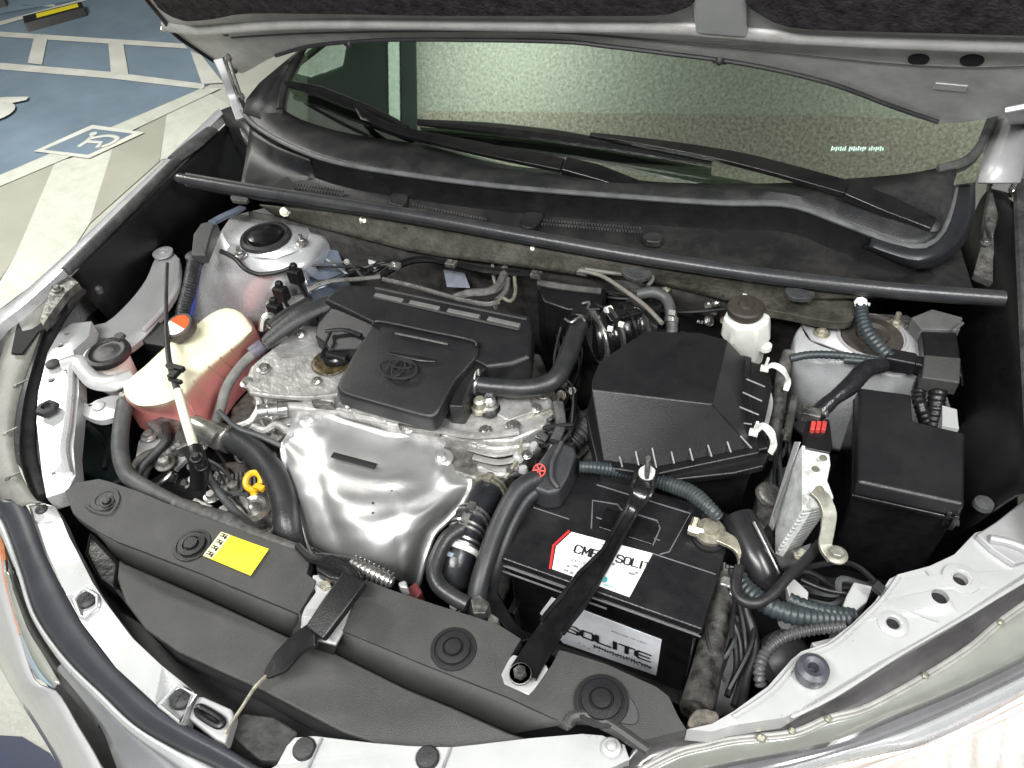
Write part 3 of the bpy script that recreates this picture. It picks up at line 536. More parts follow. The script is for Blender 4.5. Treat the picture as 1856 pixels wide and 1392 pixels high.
# drop below the lip and louvred shelf down to the seal
dn = [p-EZ*.05-EY*-.005 for p in A_]
bar = [(328, 322, 1.0), (338, 326, 1.0), (450, 345, 1.0), (600, 368, 1.0), (780, 397, 1.0), (960, 430, 1.0), (1170, 467, 1.0), (1400, 501, 1.0), (1600, 524, 1.0), (1820, 541, 1.0)]
Bs = resample([W((p[0], p[1]-8, .985)) for p in cr_spline([(452, 345, 1.0)]+bar[3:-1]+[(1765, 536, 1.0)], 8)], 70)
mb = MB(); mb.grid([[p-EZ*.002 for p in A_], [p-EZ*.035+EY*.004 for p in A_], [p-EZ*.05 for p in A_]]); build('cowl_face', mb, plastD, cowl)
mb = MB(); mb.grid([[p-EZ*.05 for p in A_]]+[[p.lerp(q, t)-EZ*.05*(1-t) for p, q in zip(A_, Bs)] for t in (.3, .6, .9, 1)]); build('cowl_shelf', mb, M('cowl shelf plastic', (.010, .010, .011), .5, 0, 40, .2, .3, 400, dust=.1), cowl)
# left end piece
mb = MB(); mb.grid(gridsurf([[(452, 232, 1.035), (500, 265, 1.035), (560, 290, 1.035)], [(446, 280, 1.0), (500, 305, .995), (570, 322, .995)], [(436, 335, .99), (480, 345, .985), (560, 352, .985)]], 4, 4)); build('cowl_end', mb, cowlp, cowl, solid=.003)
mb = MB(); mb.plate([(490, 338, 1.0), (520, 320, 1.008), (532, 332, 1.005), (536, 352, 1.0)], 1., .01); build('cowl_notch', mb, hole, cowl)
# mesh intake: rows of little teeth
mb = MB()
for (u0, v0, u1, v1, n) in ((540, 334, 620, 347, 16), (750, 372, 880, 398, 26), (970, 398, 1160, 414, 36)):
    for i in range(n):
        t = i/(n-1)
        for k in range(2):
            p = W((u0+(u1-u0)*t+k*2, v0+(v1-v0)*t+k*7, .995)); mb.box(p, EX*.0016, EY*.0022, EZ*.0015)
build('intake_mesh', mb, rubberG, cowl, kind='stuff')
for P in ([(708, 352), (716, 345), (736, 348), (738, 362), (728, 372), (706, 368)], [(952, 384), (985, 386), (978, 402), (964, 412), (944, 408)], [(1165, 424), (1190, 420), (1202, 430), (1196, 438), (1172, 436)]):
    mb = MB(); mb.plate(P, 1.002, .012, sm=2); build('cowl_tab', mb, cowlp, cowl, bevel=.003)
# right end: gutter trim beside the pillar
mb = MB(); mb.grid(gridsurf([[(1735, 322, 1.062), (1728, 385, 1.052), (1705, 432, 1.042), (1664, 452, 1.036), (1580, 426, 1.037)], [(1760, 322, 1.058), (1755, 392, 1.045), (1722, 448, 1.034), (1664, 472, 1.028), (1575, 446, 1.03)], [(1768, 330, 1.03), (1764, 405, 1.02), (1730, 462, 1.012), (1664, 488, 1.006), (1560, 448, 1.01)]], 5, 4)); build('cowl_corner', mb, M('slate cowl plastic', (.016, .018, .022), .4, 0, 20, .15, .1, 300), cowl, solid=.003)
# windscreen
ws = thing('windscreen', 'green tinted windscreen mirroring the rough garage ceiling', 'windscreen', (1100, 300, 1.03))
gp_ = [(505, 205), (530, 120), (560, 60), (640, 20), (1840, 20), (1800, 215), (1770, 330), (1600, 350), (1300, 355), (1000, 345), (760, 290), (600, 255)]
mb = MB(); L_ = [G(u, v) for u, v in gp_]; mb.wprism(L_, GN*.004); build('glass', mb, glassm, ws)
mb = MB(); mb.tube([G(508, 200, .003), G(512, 170, .003), G(524, 135, .003), G(545, 95, .003)], .009, 8, 4); build('pillar_trim', mb, cowlp, ws)
mb = MB(); mb.tube([G(1700, 306, .006), G(1750, 292, .006), G(1778, 262, .006), G(1800, 210, .006)], .007, 8, 4); build('pillar_trim', mb, rubberG, ws)
mb = MB()
for i in range(24):
    if i % 9 != 7: mb.box(G(1508+i*4, 269+(i % 3)*.6, .001), EX*.0011, GD*(.003 if i % 2 else .0045), GN*.0003)
build('etched_mark', mb, M('etched mark', (.6, .85, .72), .6), ws)
# pillar skin and side edge of the body beside the glass
mb = MB(); mb.grid([[G(440, 205, .0), G(446, 180, .0), G(470, 150, .004), G(520, 108, .008), G(580, 60, .01)], [G(470, 215, .012), G(476, 180, .012), G(500, 140, .014), G(535, 100, .014), G(600, 50, .014)], [G(512, 208, .004), G(514, 175, .004), G(528, 130, .004), G(556, 90, .004), G(620, 45, .004)]]); build('pillar_cover', mb, cowlp, body, solid=.004)
mb = MB(); mb.grid([[G(1772, 330, .0), G(1782, 280, .0), G(1800, 230, .0), G(1815, 190, 0)], [G(1800, 330, .01), G(1812, 285, .012), G(1830, 235, .014), G(1845, 195, .014)], [G(1850, 330, 0), G(1860, 280, 0), G(1880, 230, 0), G(1890, 190, 0)]]); build('pillar_cover', mb, silverD, body, solid=.004)
# dashboard under the glass
mb = MB(); mb.add([G(560, 262, -.04), G(1730, 330, -.04), G(1740, 100, -.16), G(560, 20, -.16)], [(0, 1, 2, 3)]); dash = build('dashboard', mb, plastD, body, solid=.01)
# seal bar
sb = thing('hood_seal', 'long black rubber hood seal strip on a channel across the rear of the engine bay', 'seal strip', (1000, 430, .98))
mb = MB(); mb.tube(bar, .0105, 14); build('seal_bulb', mb, M('satin black seal', (.034, .035, .039), .32, 0, 20, .12, .2, 200, dust=.08), sb)
mb = MB(); mb.tube([(p[0], p[1]-9, 1.006) for p in bar[1:]], .0045, 8); build('seal_fin', mb, rubber, sb)
mb = MB(); mb.tube([(p[0], p[1]+10, .993) for p in bar[1:]], .005, 8); build('seal_channel', mb, plastD, sb)
for P in ([(1130, 482), (1180, 490), (1176, 502), (1150, 506), (1128, 494)], [(1426, 520), (1476, 528), (1470, 540), (1440, 540), (1426, 532)], [(420, 352), (448, 356), (446, 364), (420, 362)]):
    mb = MB(); mb.plate(P, .992, .008, sm=2); build('seal_tab', mb, rubberG, sb, bevel=.002)
# wipers
def wiper(lab, blade, arm, cap, at):
    t = thing('wiper', lab, 'windscreen wiper', at, 'windscreen wipers')
    mb = MB(); mb.tube([G(u, v, .018) for u, v in blade], [.006, .011, .012, .010, .005], 8, 5); build('blade', mb, gloss, t)
    mb = MB(); P = [G(u, v, .008) for u, v in blade]; P = [Vector(p) for p in cr_spline(P, 5)]
    mb.grid([[p+GN*.010 for p in P], P, [p-GN*.004 for p in P]]); build('rubber_edge', mb, rubber, t, solid=.002)
    mb = MB(); P = [Vector(p) for p in cr_spline([G(u, v, o) for u, v, o in arm], 6)]; mb.strap(P, [.004, .008, .012, .013], .005, GN, 0); build('arm', mb, gloss, t, bevel=.0015)
    mb = MB(); P = [G(u, v, o) for u, v, o in cap]; mb.strap(P, [.0145, .0155, .012], .008, GN, 0); build('arm_cap', mb, gloss, t, bevel=.003, seg=3)
    mb = MB(); mb.lathe(P[-1]-GN*.01, [(.012, 0), (.011, .012), (.005, .016)], 16, GN); build('pivot', mb, rubber, t)
    return t
w1 = wiper('long wiper with its pivot at the right end of the cowl', [(758, 222), (880, 232), (1000, 246), (1100, 262), (1290, 296)], [(1070, 246, .03), (1200, 264, .035), (1350, 292, .035), (1535, 342, .03)], [(1535, 344, .03), (1610, 375, .026), (1690, 410, .016)], (1690, 410, 1.03))
w2 = wiper('shorter wiper lying at the left, pivot behind the middle of the cowl lip', [(520, 152), (575, 165), (620, 182), (680, 205), (738, 232)], [(640, 186, .03), (700, 230, .03), (860, 268, .03), (1020, 300, .025)], [(1022, 300, .024), (1080, 315, .02), (1155, 341, .008)], (1150, 340, 1.03))
mb = MB(); mb.tube([G(640, 185, .03), G(655, 215, .028), G(690, 225, .03)], .002, 6, 0); build('arm_clip', mb, steel, w2)

# ================================================================== HOOD
hood = thing('hood', 'raised silver hood seen from below, with dark felt insulation', 'hood', (1000, 120, 1.15))
edge = [(240, -30), (298, 40), (318, 64), (350, 86), (396, 116), (430, 131), (448, 129), (500, 101), (560, 84), (640, 76), (740, 72), (1000, 75), (1100, 84), (1200, 96), (1350, 116), (1500, 150), (1620, 194), (1700, 221), (1760, 220), (1830, 205), (1900, 190)]
E_ = [Hh(p[0], p[1]) for p in cr_spline([(a[0], a[1], 0) for a in edge], 4)]
def hc(p): q = p-HO; return q.dot(EX), q.dot(HD)
xl = hc(E_[0])[0]; xr = hc(E_[-1])[0]
top = [HO+EX*x+HD*y for x, y in ((xr-.03, .5), (xr-.12, .85), (xr-.35, 1.0), (0, 1.05), (xl+.35, 1.0), (xl+.08, .85), (xl-.02, .5))]
ring = E_+top
def flatpoly(L_, off):
    mb = MB(); T = tessellate_polygon([[Vector((*hc(p), 0)) for p in L_]]); n = len(L_)
    V = [p-HN*.0 for p in L_]+[p-HN*off for p in L_]; F_ = [tuple(t) for t in T]+[tuple(i+n for i in t)[::-1] for t in T]+[(i, (i+1) % n, (i+1) % n+n, i+n) for i in range(n)]
    return mb.add(V, F_)
build('inner_panel', flatpoly(ring, .025), hoodp, hood, bevel=.006, seg=3)
ins = [(262, -30), (285, 14), (330, 38), (385, 36), (450, 26), (600, 27), (800, 30), (1000, 30), (1190, 29), (1232, 20), (1258, 6), (1262, -30)]
ins2 = [(1348, -30), (1352, 6), (1372, 24), (1432, 51), (1560, 58), (1720, 62), (1856, 66), (1920, 66), (1930, -30)]
for k, P in enumerate((ins, ins2)):
    L_ = [Hh(p[0], p[1], .014) for p in cr_spline([(a[0], a[1], 0) for a in P], 3)]
    a, b_ = L_[-1], L_[0]; L_ += [a+HD*.75, b_+HD*.75]; build('insulation_pad', flatpoly(L_, .014), insul, hood, bevel=.004)
# pressed ridge: rolled bead above the rear lip, and its holes
bead = [(300, 44), (360, 52), (420, 48), (540, 41), (700, 39), (900, 41), (1190, 45), (1300, 52), (1430, 62), (1600, 70), (1750, 75), (1900, 78)]
P = [Vector(p) for p in cr_spline([Hh(u, v, -.002) for u, v in bead], 5)]
mb = MB(); mb.tube(P, .013, 12, 0); build('pressed_bead', mb, hoodp, hood)
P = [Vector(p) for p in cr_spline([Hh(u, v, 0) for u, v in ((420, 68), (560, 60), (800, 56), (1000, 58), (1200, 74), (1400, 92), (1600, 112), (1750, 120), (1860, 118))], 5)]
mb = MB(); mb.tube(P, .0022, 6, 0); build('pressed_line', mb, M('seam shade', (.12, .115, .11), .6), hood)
for u, v, rx in ((1665, 107, .013), (1762, 109, .014), (362, 58, .009), (406, 60, .009)):
    mb = MB(); mb.lathe(Hh(u, v, .0), [(rx, 0), (rx*.98, .0015)], 20, HN); build('hood_hole', mb, hole, hood)
mb = MB(); c = Hh(1722, 158, .001); mb.box(c, EX*.02, HD*.008, HN*.001); build('hood_patch', mb, whitep, hood, bevel=.002)
mb = MB(); c = Hh(1305, 12, .006); mb.box(c, EX*.035, HD*.06, HN*.006); build('hood_brace', mb, whitep, hood, bevel=.006)
mb = MB(); mb.tube([Vector(p) for p in cr_spline([Hh(u, v, .003) for u, v in edge[7:18]], 4)], .0035, 8, 0); build('rear_lip_seal', mb, rubber, hood)
mb = MB(); mb.tube([Vector(p) for p in cr_spline([Hh(u, v, .003) for u, v in edge[0:6]], 4)], .004, 8, 0); build('side_lip', mb, plastD, hood)
for u, v in ((300, 50), (1305, 108), (634, 78)):
    mb = MB(); mb.lathe(Hh(u, v, .003), [(.007, 0), (.006, .005), (.003, .008)], 10, HN); mb.box(Hh(u, v+3, .002), EX*.010, HD*.003, HN*.003); build('clip', mb, zinc if u == 300 else rubber, hood)
# outer skin a little beyond the inner panel
ctr = HO+HD*.45
sk = [p+(p-ctr).normalized()*.012-HN*.03 for p in ring]; build('outer_skin', flatpoly(sk, .004), silver, hood)
# hinges
def hinge(lab, pts, pl, at):
    t = thing('folding_hinge', lab, 'hinge', at, 'hood hinges')
    up_v = (CAM-W(pts[1])).normalized(); mb = MB(); mb.strap(pts, [.016, .011, .012, .014], .004, up_v, 4); build('hinge_arm', mb, silverD, t, bevel=.002); mb = MB(); mb.tube([Vector(W(p))+EX*.016 for p in pts], .004, 8, 4); build('arm_flange', mb, castal, t)
    mb = MB(); mb.strap([Vector(W(p))+EX*.014+EZ*.004 for p in pts], [.009, .008, .008, .01], .003, EX, 0); build('hinge_link', mb, castd, t, bevel=.002)
    for p in (pts[0], pts[2], pts[-1]):
        mb = MB(); mb.bolt(W(p)+EX*.018, .006, EX); build('hinge_bolt', mb, steel, t)
    mb = MB(); mb.plate(pl, .99, .02); build('hinge_base', mb, castd, t, bevel=.003)
hinge('left hood hinge, dark dusty arm between fender and cowl', [Hh(400, 105, .02), W((412, 140, 1.10)), W((424, 175, 1.06)), W((440, 215, 1.03))], [(425, 200), (450, 205), (462, 235), (452, 262), (436, 240)], (440, 215, .95))
hinge('right hood hinge, pale arm at the right edge beside the pillar', [Hh(1846, 195, .02), W((1846, 235, 1.08)), W((1836, 290, 1.05)), W((1812, 345, 1.0))], [(1795, 320), (1830, 300), (1842, 330), (1815, 380), (1800, 430), (1785, 400)], (1815, 350, .95))
mb = MB(); mb.plate([(1790, 395, .985), (1812, 385, .985), (1800, 470, .97), (1800, 510, .96), (1775, 500, .96), (1765, 495, .96), (1780, 440, .98)], .98, .012); mb.bolt((1795, 400, .99), .005); mb.bolt((1786, 440, .985), .005); build('hinge_reinforcement', mb, castd, body, bevel=.002)
# ================================================================== ENGINE
eng = thing('engine', 'cast aluminium engine with its valve cover, greasy castings and bolts', 'engine', (720, 800, .45))
mb = MB(); mb.prism([(448, 690), (520, 622), (600, 575), (980, 640), (1015, 730), (1005, 790), (960, 830), (905, 880), (800, 850), (640, 790), (520, 780), (455, 730)], .87, .45, taper=.02); build('engine_block', mb, castd, eng, bevel=.006)
mb = MB(); mb.plate([(440, 694), (452, 664), (480, 640), (548, 588), (585, 590), (640, 600), (660, 640), (640, 700), (600, 728), (530, 716), (470, 712)], .905, .03); build('timing_cover', mb, castal, eng, bevel=.006, seg=3)
mb = MB(); mb.plate([(470, 712), (600, 722), (640, 690), (980, 700), (1000, 722), (1006, 742), (985, 775), (930, 800), (880, 800), (800, 790), (700, 768), (610, 742), (540, 742), (480, 735)], .893, .04); build('valve_cover', mb, castal, eng, bevel=.007, seg=3)
mb = MB(); mb.plate([(760, 778, .872), (860, 800, .872), (985, 780, .872), (955, 826, .868), (925, 862, .862), (885, 858, .862), (850, 830, .866)], .87, .06); build('cylinder_head_end', mb, castal, eng, bevel=.006, seg=3)
mb = MB()
for k in range(3): mb.tube([(850+k*8, 812+k*16, .880-k*.004), (900+k*4, 824+k*14, .880-k*.004), (955-k*8, 812+k*16, .880-k*.004)], .005, 8, 4, flat=.6)
mb.tube([(845, 800, .88), (900, 815, .88), (960, 808, .88)], .006, 8); mb.tube([(870, 850, .868), (905, 862, .868), (940, 846, .868)], .007, 8); build('casting_ribs', mb, castal, eng)
mb = MB(); mb.tube([(455, 712, .905), (500, 718, .907), (560, 721, .907), (612, 716, .905)], .004, 8); mb.tube([(640, 742, .9), (720, 762, .9), (780, 776, .9), (860, 790, .9), (940, 782, .9)], .006, 8, flat=.7); build('cover_rim', mb, castal, eng)
mb = MB(); mb.tube([(850, 690, .90), (846, 720, .90), (840, 752, .895)], [.012, .014, .010], 10); build('oil_passage', mb, castal, eng)
for p, r in (((478, 668, .908), .007), ((450, 694, .9), .008), ((545, 606, .908), .006), ((640, 735, .898), .007), ((700, 755, .898), .006), ((740, 776, .895), .006), ((880, 780, .896), .006), ((930, 772, .897), .007), ((970, 740, .897), .006), ((985, 712, .897), .008), ((925, 856, .87), .007), ((888, 868, .866), .008), ((862, 806, .88), .006), ((955, 824, .875), .006), ((846, 706, .90), .006), ((574, 690, .908), .005)):
    mb = MB(); mb.bolt(p, r); build('engine_bolt', mb, steel, eng)
# solenoid pair beside hose
for p, m_ in (((872, 742, .898), zinc), ((888, 738, .9), steel)):
    mb = MB(); mb.lathe(p, [(.014, 0), (.014, .006), (.010, .008), (.010, .02), (.006, .024)], 12); build('sensor', mb, m_, eng)
mb = MB(); mb.lathe((888, 744, .897), [(.016, 0), (.016, .005)], 16); build('sensor_seal', mb, plastD, eng)
mb = MB(); mb.box((893, 666, .93), EX*.013, EY*.010, EZ*.012); mb.lathe((925, 664, .93), [(.007, -.01), (.007, .02), (.005, .024)], 12, (EY+EZ*.3).normalized()); build('ignition_plug', mb, cream, eng, bevel=.003)
mb = MB(); mb.plate([(885, 680), (960, 668), (975, 690), (950, 705), (890, 700)], .905, .02); build('coil_base', mb, castd, eng, bevel=.003)
# oil stained recess and filler cap
mb = MB(); mb.lathe((600, 656, .908), [(.032, 0), (.03, .002), (.024, .003)], 20); build('oil_stain', mb, M('oil stained alloy', (.10, .075, .03), .35, .3, 80, .5, .8, 150), eng)
oc = thing('oil_filler_cap', 'round black oil filler cap tucked beside the engine cover', 'cap', (611, 648, .91))
mb = MB(); mb.lathe((611, 648, .91), [(.024, 0), (.024, .012), (.021, .015), (.006, .016)], 28); build('cap_body', mb, gloss, oc)
mb = MB(); mb.box(W((611, 648, .926))+EZ*.003, EX*.018, EY*.0045, EZ*.004); build('cap_grip', mb, plastD, oc, bevel=.002)
# water outlet / sensor assembly left of the shield
mb = MB(); mb.prism([(418, 740), (455, 700), (520, 712), (545, 745), (540, 770), (515, 790), (500, 800), (450, 792), (412, 770)], .855, .6, taper=.05); build('water_pump_housing', mb, castd, eng, bevel=.006)
mb = MB(); mb.plate([(470, 742), (500, 722), (530, 735), (548, 750), (530, 768), (500, 772), (478, 760)], .872, .03, sm=2); build('housing_boss', mb, castal, eng, bevel=.004)
ax = (-EX*.8-EY*.6+EZ*.2).normalized()
mb = MB(); mb.lathe(W((520, 742, .885)), [(.012, 0), (.013, .012), (.016, .014), (.016, .028), (.012, .03), (.012, .044)], 16, ax); build('pulley_hub', mb, steel, eng)
mb = MB(); c = W((491, 756, .885)); mb.box(c, EX*.009, EY*.008, EZ*.007); build('square_plug', mb, steel, eng, bevel=.002)
mb = MB(); mb.box(c+EZ*.0072, EX*.005, EY*.0045, EZ*.0006); build('plug_socket', mb, ink, eng)
mb = MB(); 
for k in range(5): mb.tube([(430+k*14, 772-k*4, .862), (442+k*14, 790-k*2, .858)], .003, 6, 0)
build('housing_ribs', mb, castal, eng)
# lower left accessories: alternator, castings and brackets
mb = MB(); mb.prism([(395, 845), (440, 835), (480, 850), (500, 880), (500, 960), (470, 972), (430, 940), (398, 905)], .80, .5, sm=2); build('alternator_body', mb, castd, eng, bevel=.004)
mb = MB()
for k in range(9): mb.tube([(405+k*8, 856+abs(k-4)*2, .806), (396+k*10, 905+k*5, .80)], .0022, 6, 0)
build('alternator_fins', mb, castal, eng)
mb = MB(); mb.lathe((462, 925, .80), [(.03, 0), (.03, .01), (.02, .012), (.018, .004), (.008, .01)], 24); build('alternator_hub', mb, steel, eng)
mb = MB(); mb.plate([(395, 880), (425, 872), (450, 905), (455, 935), (440, 950), (405, 915)], .812, .02); mb.plate([(330, 930), (352, 900), (386, 915), (372, 938)], .81, .02); build('casting_web', mb, castal, eng, bevel=.003)
mb = MB(); mb.plate([(250, 800), (270, 775), (310, 790), (338, 830), (318, 850), (290, 830), (262, 850), (250, 870), (245, 830)], .83, .01); build('mount_plate', mb, silverD, eng, bevel=.002)
mb = MB(); mb.tube([(248, 868, .82), (262, 838, .83), (300, 822, .835), (332, 806, .84)], .015, 10); build('inlet_tube', mb, castd, eng)
mb = MB(); mb.tube([(308, 815, .82), (312, 850, .81), (300, 868, .805), (282, 880, .80)], .004, 8); build('drain_pipe', mb, steel, eng)
mb = MB(); mb.prism([(258, 875), (300, 850), (340, 850), (360, 900), (350, 940), (300, 930), (262, 905)], .74, .5); build('tensioner', mb, plastD, eng, bevel=.006)
mb = MB(); mb.lathe((345, 900, .78), [(.028, -.01), (.028, .0), (.024, .004), (.024, .016), (.027, .018), (.008, .02)], 24, (EZ+EX*.3).normalized()); build('idler_pulley', mb, plastD, eng)
for k, (u, v, z) in enumerate(((350, 845, .84), (384, 900, .82), (425, 885, .82), (352, 868, .835), (442, 960, .8), (410, 930, .81), (486, 862, .81), (270, 790, .84), (300, 840, .84), (368, 808, .86), (330, 925, .82), (498, 905, .8))):
    mb = MB(); mb.bolt((u, v, z), .006+.002*(k % 3)); build('engine_bolt', mb, steel if k % 2 else castd, eng)
# gear / clutter at right of head: connectors
mb = MB()
rs = random.Random(3)
for k in range(26):
    u = 950+rs.random()*85; v = 770+rs.random()*85
    if u+v*.3 > 1275: continue
    mb.box((u, v, .84+rs.random()*.03), (EX+EY*rs.uniform(-.6, .6))*.007, (EY-EX*rs.uniform(-.4, .4))*.005, EZ*.006)
build('wiring_plugs', mb, plastD, eng, bevel=.001, kind='stuff')
for u, v in ((958, 790), (966, 812), (942, 835), (975, 775), (948, 855), (1004, 838)):
    mb = MB(); c = W((u, v, .875)); mb.lathe(c, [(.007, 0), (.007, .008), (.004, .012)], 8, (EZ+EX*rs.uniform(-.6, .6)).normalized()); build('small_fitting', mb, whitep, eng)
mb = MB(); mb.tube([(1000, 742, .89), (962, 760, .89), (948, 790, .885), (940, 830, .88), (915, 868, .87)], .0035, 6); mb.tube([(1006, 748, .89), (985, 756, .89), (966, 775, .885)], .0035, 6); build('bare_conduit', mb, zinc, eng)
mb = MB(); mb.tube([(1008, 730, .9), (1014, 770, .89), (1004, 800, .885)], .007, 8); mb.tube([(1016, 730, .9), (1020, 770, .89), (1010, 800, .885)], .005, 8); build('bundled_pipes', mb, rubberG, eng)
# gearbox shapes in the dark between hoses and battery
mb = MB(); mb.prism([(1040, 745), (1075, 735), (1080, 800), (1050, 830), (1010, 820), (1025, 780)], .83, .5); mb.prism([(1055, 830), (1082, 795), (1085, 835), (1060, 850)], .85, .6); build('gearbox_casting', mb, castd, eng, bevel=.005)
mb = MB(); mb.tube([(1030, 810, .85), (1050, 790, .86), (1078, 762, .86)], .014, 10, corr=.08, pitch=.006); build('shift_boot', mb, rubberG, eng)
mb = MB(); mb.prism([(850, 1040), (905, 930), (935, 960), (925, 1060), (905, 1110), (870, 1100)], .72, .5); build('gearbox_flank', mb, castd, eng, bevel=.005)
# engine cover
ec = thing('engine_cover', 'matt black plastic engine cover with a raised centre lobe and oval emblem', 'engine cover', (740, 640, .9))
o_top = [(588, 546, .955), (600, 534, .957), (622, 518, .958), (680, 519, .958), (800, 542, .958), (960, 574, .958), (966, 600, .955), (962, 650, .95), (930, 662, .948), (884, 668, .948), (850, 650, .948), (760, 620, .948), (680, 590, .948), (640, 570, .95)]
mb = MB(); t_ = [W(p) for p in o_top]; c = sum(t_, Vector())/len(t_)
mb.loft([[p+(c-p)*.03+EZ*.004 for p in t_], t_, [p+(p-c)*.01-EZ*.02 for p in t_], [p-EZ*.05 for p in t_]]); build('rear_cover', mb, plast, ec, bevel=.003)
mb = MB(); q = [(570, 608, .93), (575, 585, .935), (590, 548, .945), (630, 566, .948), (680, 588, .948), (672, 606, .945), (650, 632, .94), (596, 634, .93), (590, 622, .93)]; mb.prism(q, .93, .90); build('side_shroud', mb, plast, ec, bevel=.004)
mb = MB(); mb.tube([(590, 600, .944), (625, 598, .948), (655, 608, .948)], .004, 8, flat=.6); mb.tube([(588, 626, .938), (600, 600, .942)], .003, 6, 0); build('shroud_edge', mb, plast, ec)
lobe = [(672, 592, .962), (684, 582, .964), (700, 581, .964), (780, 598, .964), (856, 614, .963), (867, 622, .962), (868, 640, .958), (846, 668, .953), (826, 690, .950), (800, 738, .942), (790, 752, .938), (770, 755, .937), (700, 736, .939), (624, 714, .942), (612, 704, .944), (612, 692, .946), (640, 640, .954)]
t_ = [W(p) for p in cr_spline(lobe, 3, True)]; c = sum(t_, Vector())/len(t_)
mb = MB(); mb.loft([[p+(c-p)*.06-EZ*.0 for p in t_], [p+(c-p)*.03-EZ*.0005 for p in t_], [p+(c-p)*.008-EZ*.003 for p in t_], [p-EZ*.008 for p in t_], [p+(p-c)*.012-EZ*.026 for p in t_]]); build('centre_lobe', mb, plast, ec, angle=60)
mb = MB(); mb.prism([(868, 640, .945), (880, 668, .945), (860, 690, .942), (838, 738, .93), (812, 736, .93), (826, 700, .935), (845, 668, .94)], .94, .89); build('lobe_wing', mb, plast, ec, bevel=.003)
mb = MB(); mb.tube([(676, 590, .966), (690, 583, .968), (780, 601, .968), (855, 617, .967), (864, 628, .965)], .0028, 8); build('lobe_bead', mb, plast, ec)
mb = MB(); mb.tube([(716, 604, .966), (765, 614, .966), (812, 624, .966)], .0018, 6, 0); build('highlight_line', mb, steel, ec)  # thin steel bead stands in for a highlight on the lobe
mb = MB(); mb.tube([(706, 640, .958), (760, 650, .959), (790, 654, .958)], [.002, .005, .002], 8, flat=.4); build('moulded_crease', mb, plastD, ec)
for P in ([(681, 530), (732, 541), (728, 547), (677, 535)], [(744, 543), (798, 555), (794, 561), (740, 549)], [(813, 558), (871, 570), (867, 576), (809, 564)], [(886, 573), (944, 586), (940, 592), (882, 579)]):
    mb = MB(); mb.prism([(p[0], p[1], .966) for p in P], .966, .955); build('cover_slat', mb, M('grey slat plastic', (.17, .17, .165), .35, .1, 60, .15), ec, bevel=.001)
mb = MB(); mb.tube([(680, 522, .962), (800, 547, .962), (955, 579, .962)], .002, 6, 0); mb.tube([(678, 538, .962), (800, 566, .962), (940, 597, .962)], .0022, 6, 0); build('cover_step', mb, plastG, ec)
# oval emblem moulded in the cover
ecn = W((722, 668, .9555)); zt = (W((722, 668, .9555))-ecn)
mb = MB()
dx = (W((760, 676, .9535))-W((684, 660, .957))).normalized(); dy = (W((735, 640, .957))-W((708, 696, .950))).normalized()
def ell(cx, cy, rx, ry, r=.0014):
    mb.tube([ecn+dx*(cx+math.cos(2*math.pi*i/28)*rx)+dy*(cy+math.sin(2*math.pi*i/28)*ry)+EZ*.001 for i in range(29)], r, 6, 0)
ell(0, 0, .029, .019, .0022); ell(0, .001, .0085, .0165); ell(0, .008, .018, .0075)
build('emblem', mb, M('emblem plastic', (.03, .03, .032), .3), ec)
# ------------------------------------------------------------------ heat shield
hs = thing('exhaust_heat_shield', 'crumpled bare metal exhaust heat shield with a slot, in front of the engine', 'heat shield', (680, 900, .65))
rows = [[(546, 752, .870), (575, 752, .874), (620, 763, .876), (700, 788, .874), (770, 790, .872), (812, 810, .868), (838, 838, .862)],
        [(528, 782, .872), (568, 790, .880), (612, 806, .884), (690, 834, .886), (768, 842, .882), (815, 856, .872), (852, 872, .860)],
        [(516, 820, .862), (555, 838, .878), (606, 856, .886), (685, 884, .890), (758, 892, .884), (805, 898, .868), (846, 900, .845)],
        [(520, 868, .850), (556, 888, .870), (606, 908, .885), (682, 930, .890), (745, 935, .880), (784, 934, .860), (818, 932, .83)],
        [(536, 918, .825), (566, 938, .850), (610, 955, .868), (680, 972, .876), (732, 976, .864), (762, 972, .845), (784, 968, .82)],
        [(550, 968, .80), (578, 984, .822), (618, 1000, .838), (680, 1014, .845), (724, 1020, .834), (748, 1018, .818), (768, 1012, .80)],
        [(570, 1008, .77), (592, 1020, .78), (628, 1034, .79), (680, 1046, .795), (718, 1054, .788), (738, 1058, .78), (756, 1060, .772)]]
Gd = gridsurf(rows, 8, 8); NR = len(Gd); NC = len(Gd[0])
for i in range(NR):
    for j in range(NC):
        s_, t_ = i/(NR-1), j/(NC-1)
        nd = (EZ*.62-EY*.78); lb = min(1, max(0, (s_-.28)/.2))*(1-.5*s_); ph = t_+.05*math.sin(s_*5)
        Gd[i][j] = Gd[i][j] + nd*lb*(.015*abs(math.sin(math.pi*(ph*3.1+.1)))**.8-.010)*min(1, 6*t_, 6*(1-t_))
        am = math.exp(-((s_-.52)/.25)**2)
        Gd[i][j] = Gd[i][j] + EZ*(.002*am*math.cos(2*math.pi*(t_*3.4-.1+.12*math.sin(s_*4)))*(.6+.4*math.sin(t_*9)) + .0022*math.sin(t_*31+s_*11)*math.sin(s_*17+t_*5) + .010*math.exp(-((s_-.30-.05*math.sin(t_*6))/.05)**2)*(.4+.3*math.cos(t_*13)) + .0012*math.sin(i*.9+j*.35)*am) + (EZ*.006*math.exp(-(((t_-.16)/.07)**2+((s_-.14)/.06)**2)) + EZ*.006*math.exp(-(((t_-.8)/.06)**2+((s_-.2)/.06)**2)))
mb = MB(); mb.grid(Gd); build('shield_sheet', mb, shield, hs, solid=.002, angle=80)
rim = [Gd[i][0] for i in range(NR-1, 0, -1)]+Gd[0]+[Gd[i][-1] for i in range(1, NR)]
mb = MB(); mb.tube(rim[::2], .0055, 8, 0, flat=.6); build('rolled_rim', mb, shield, hs)
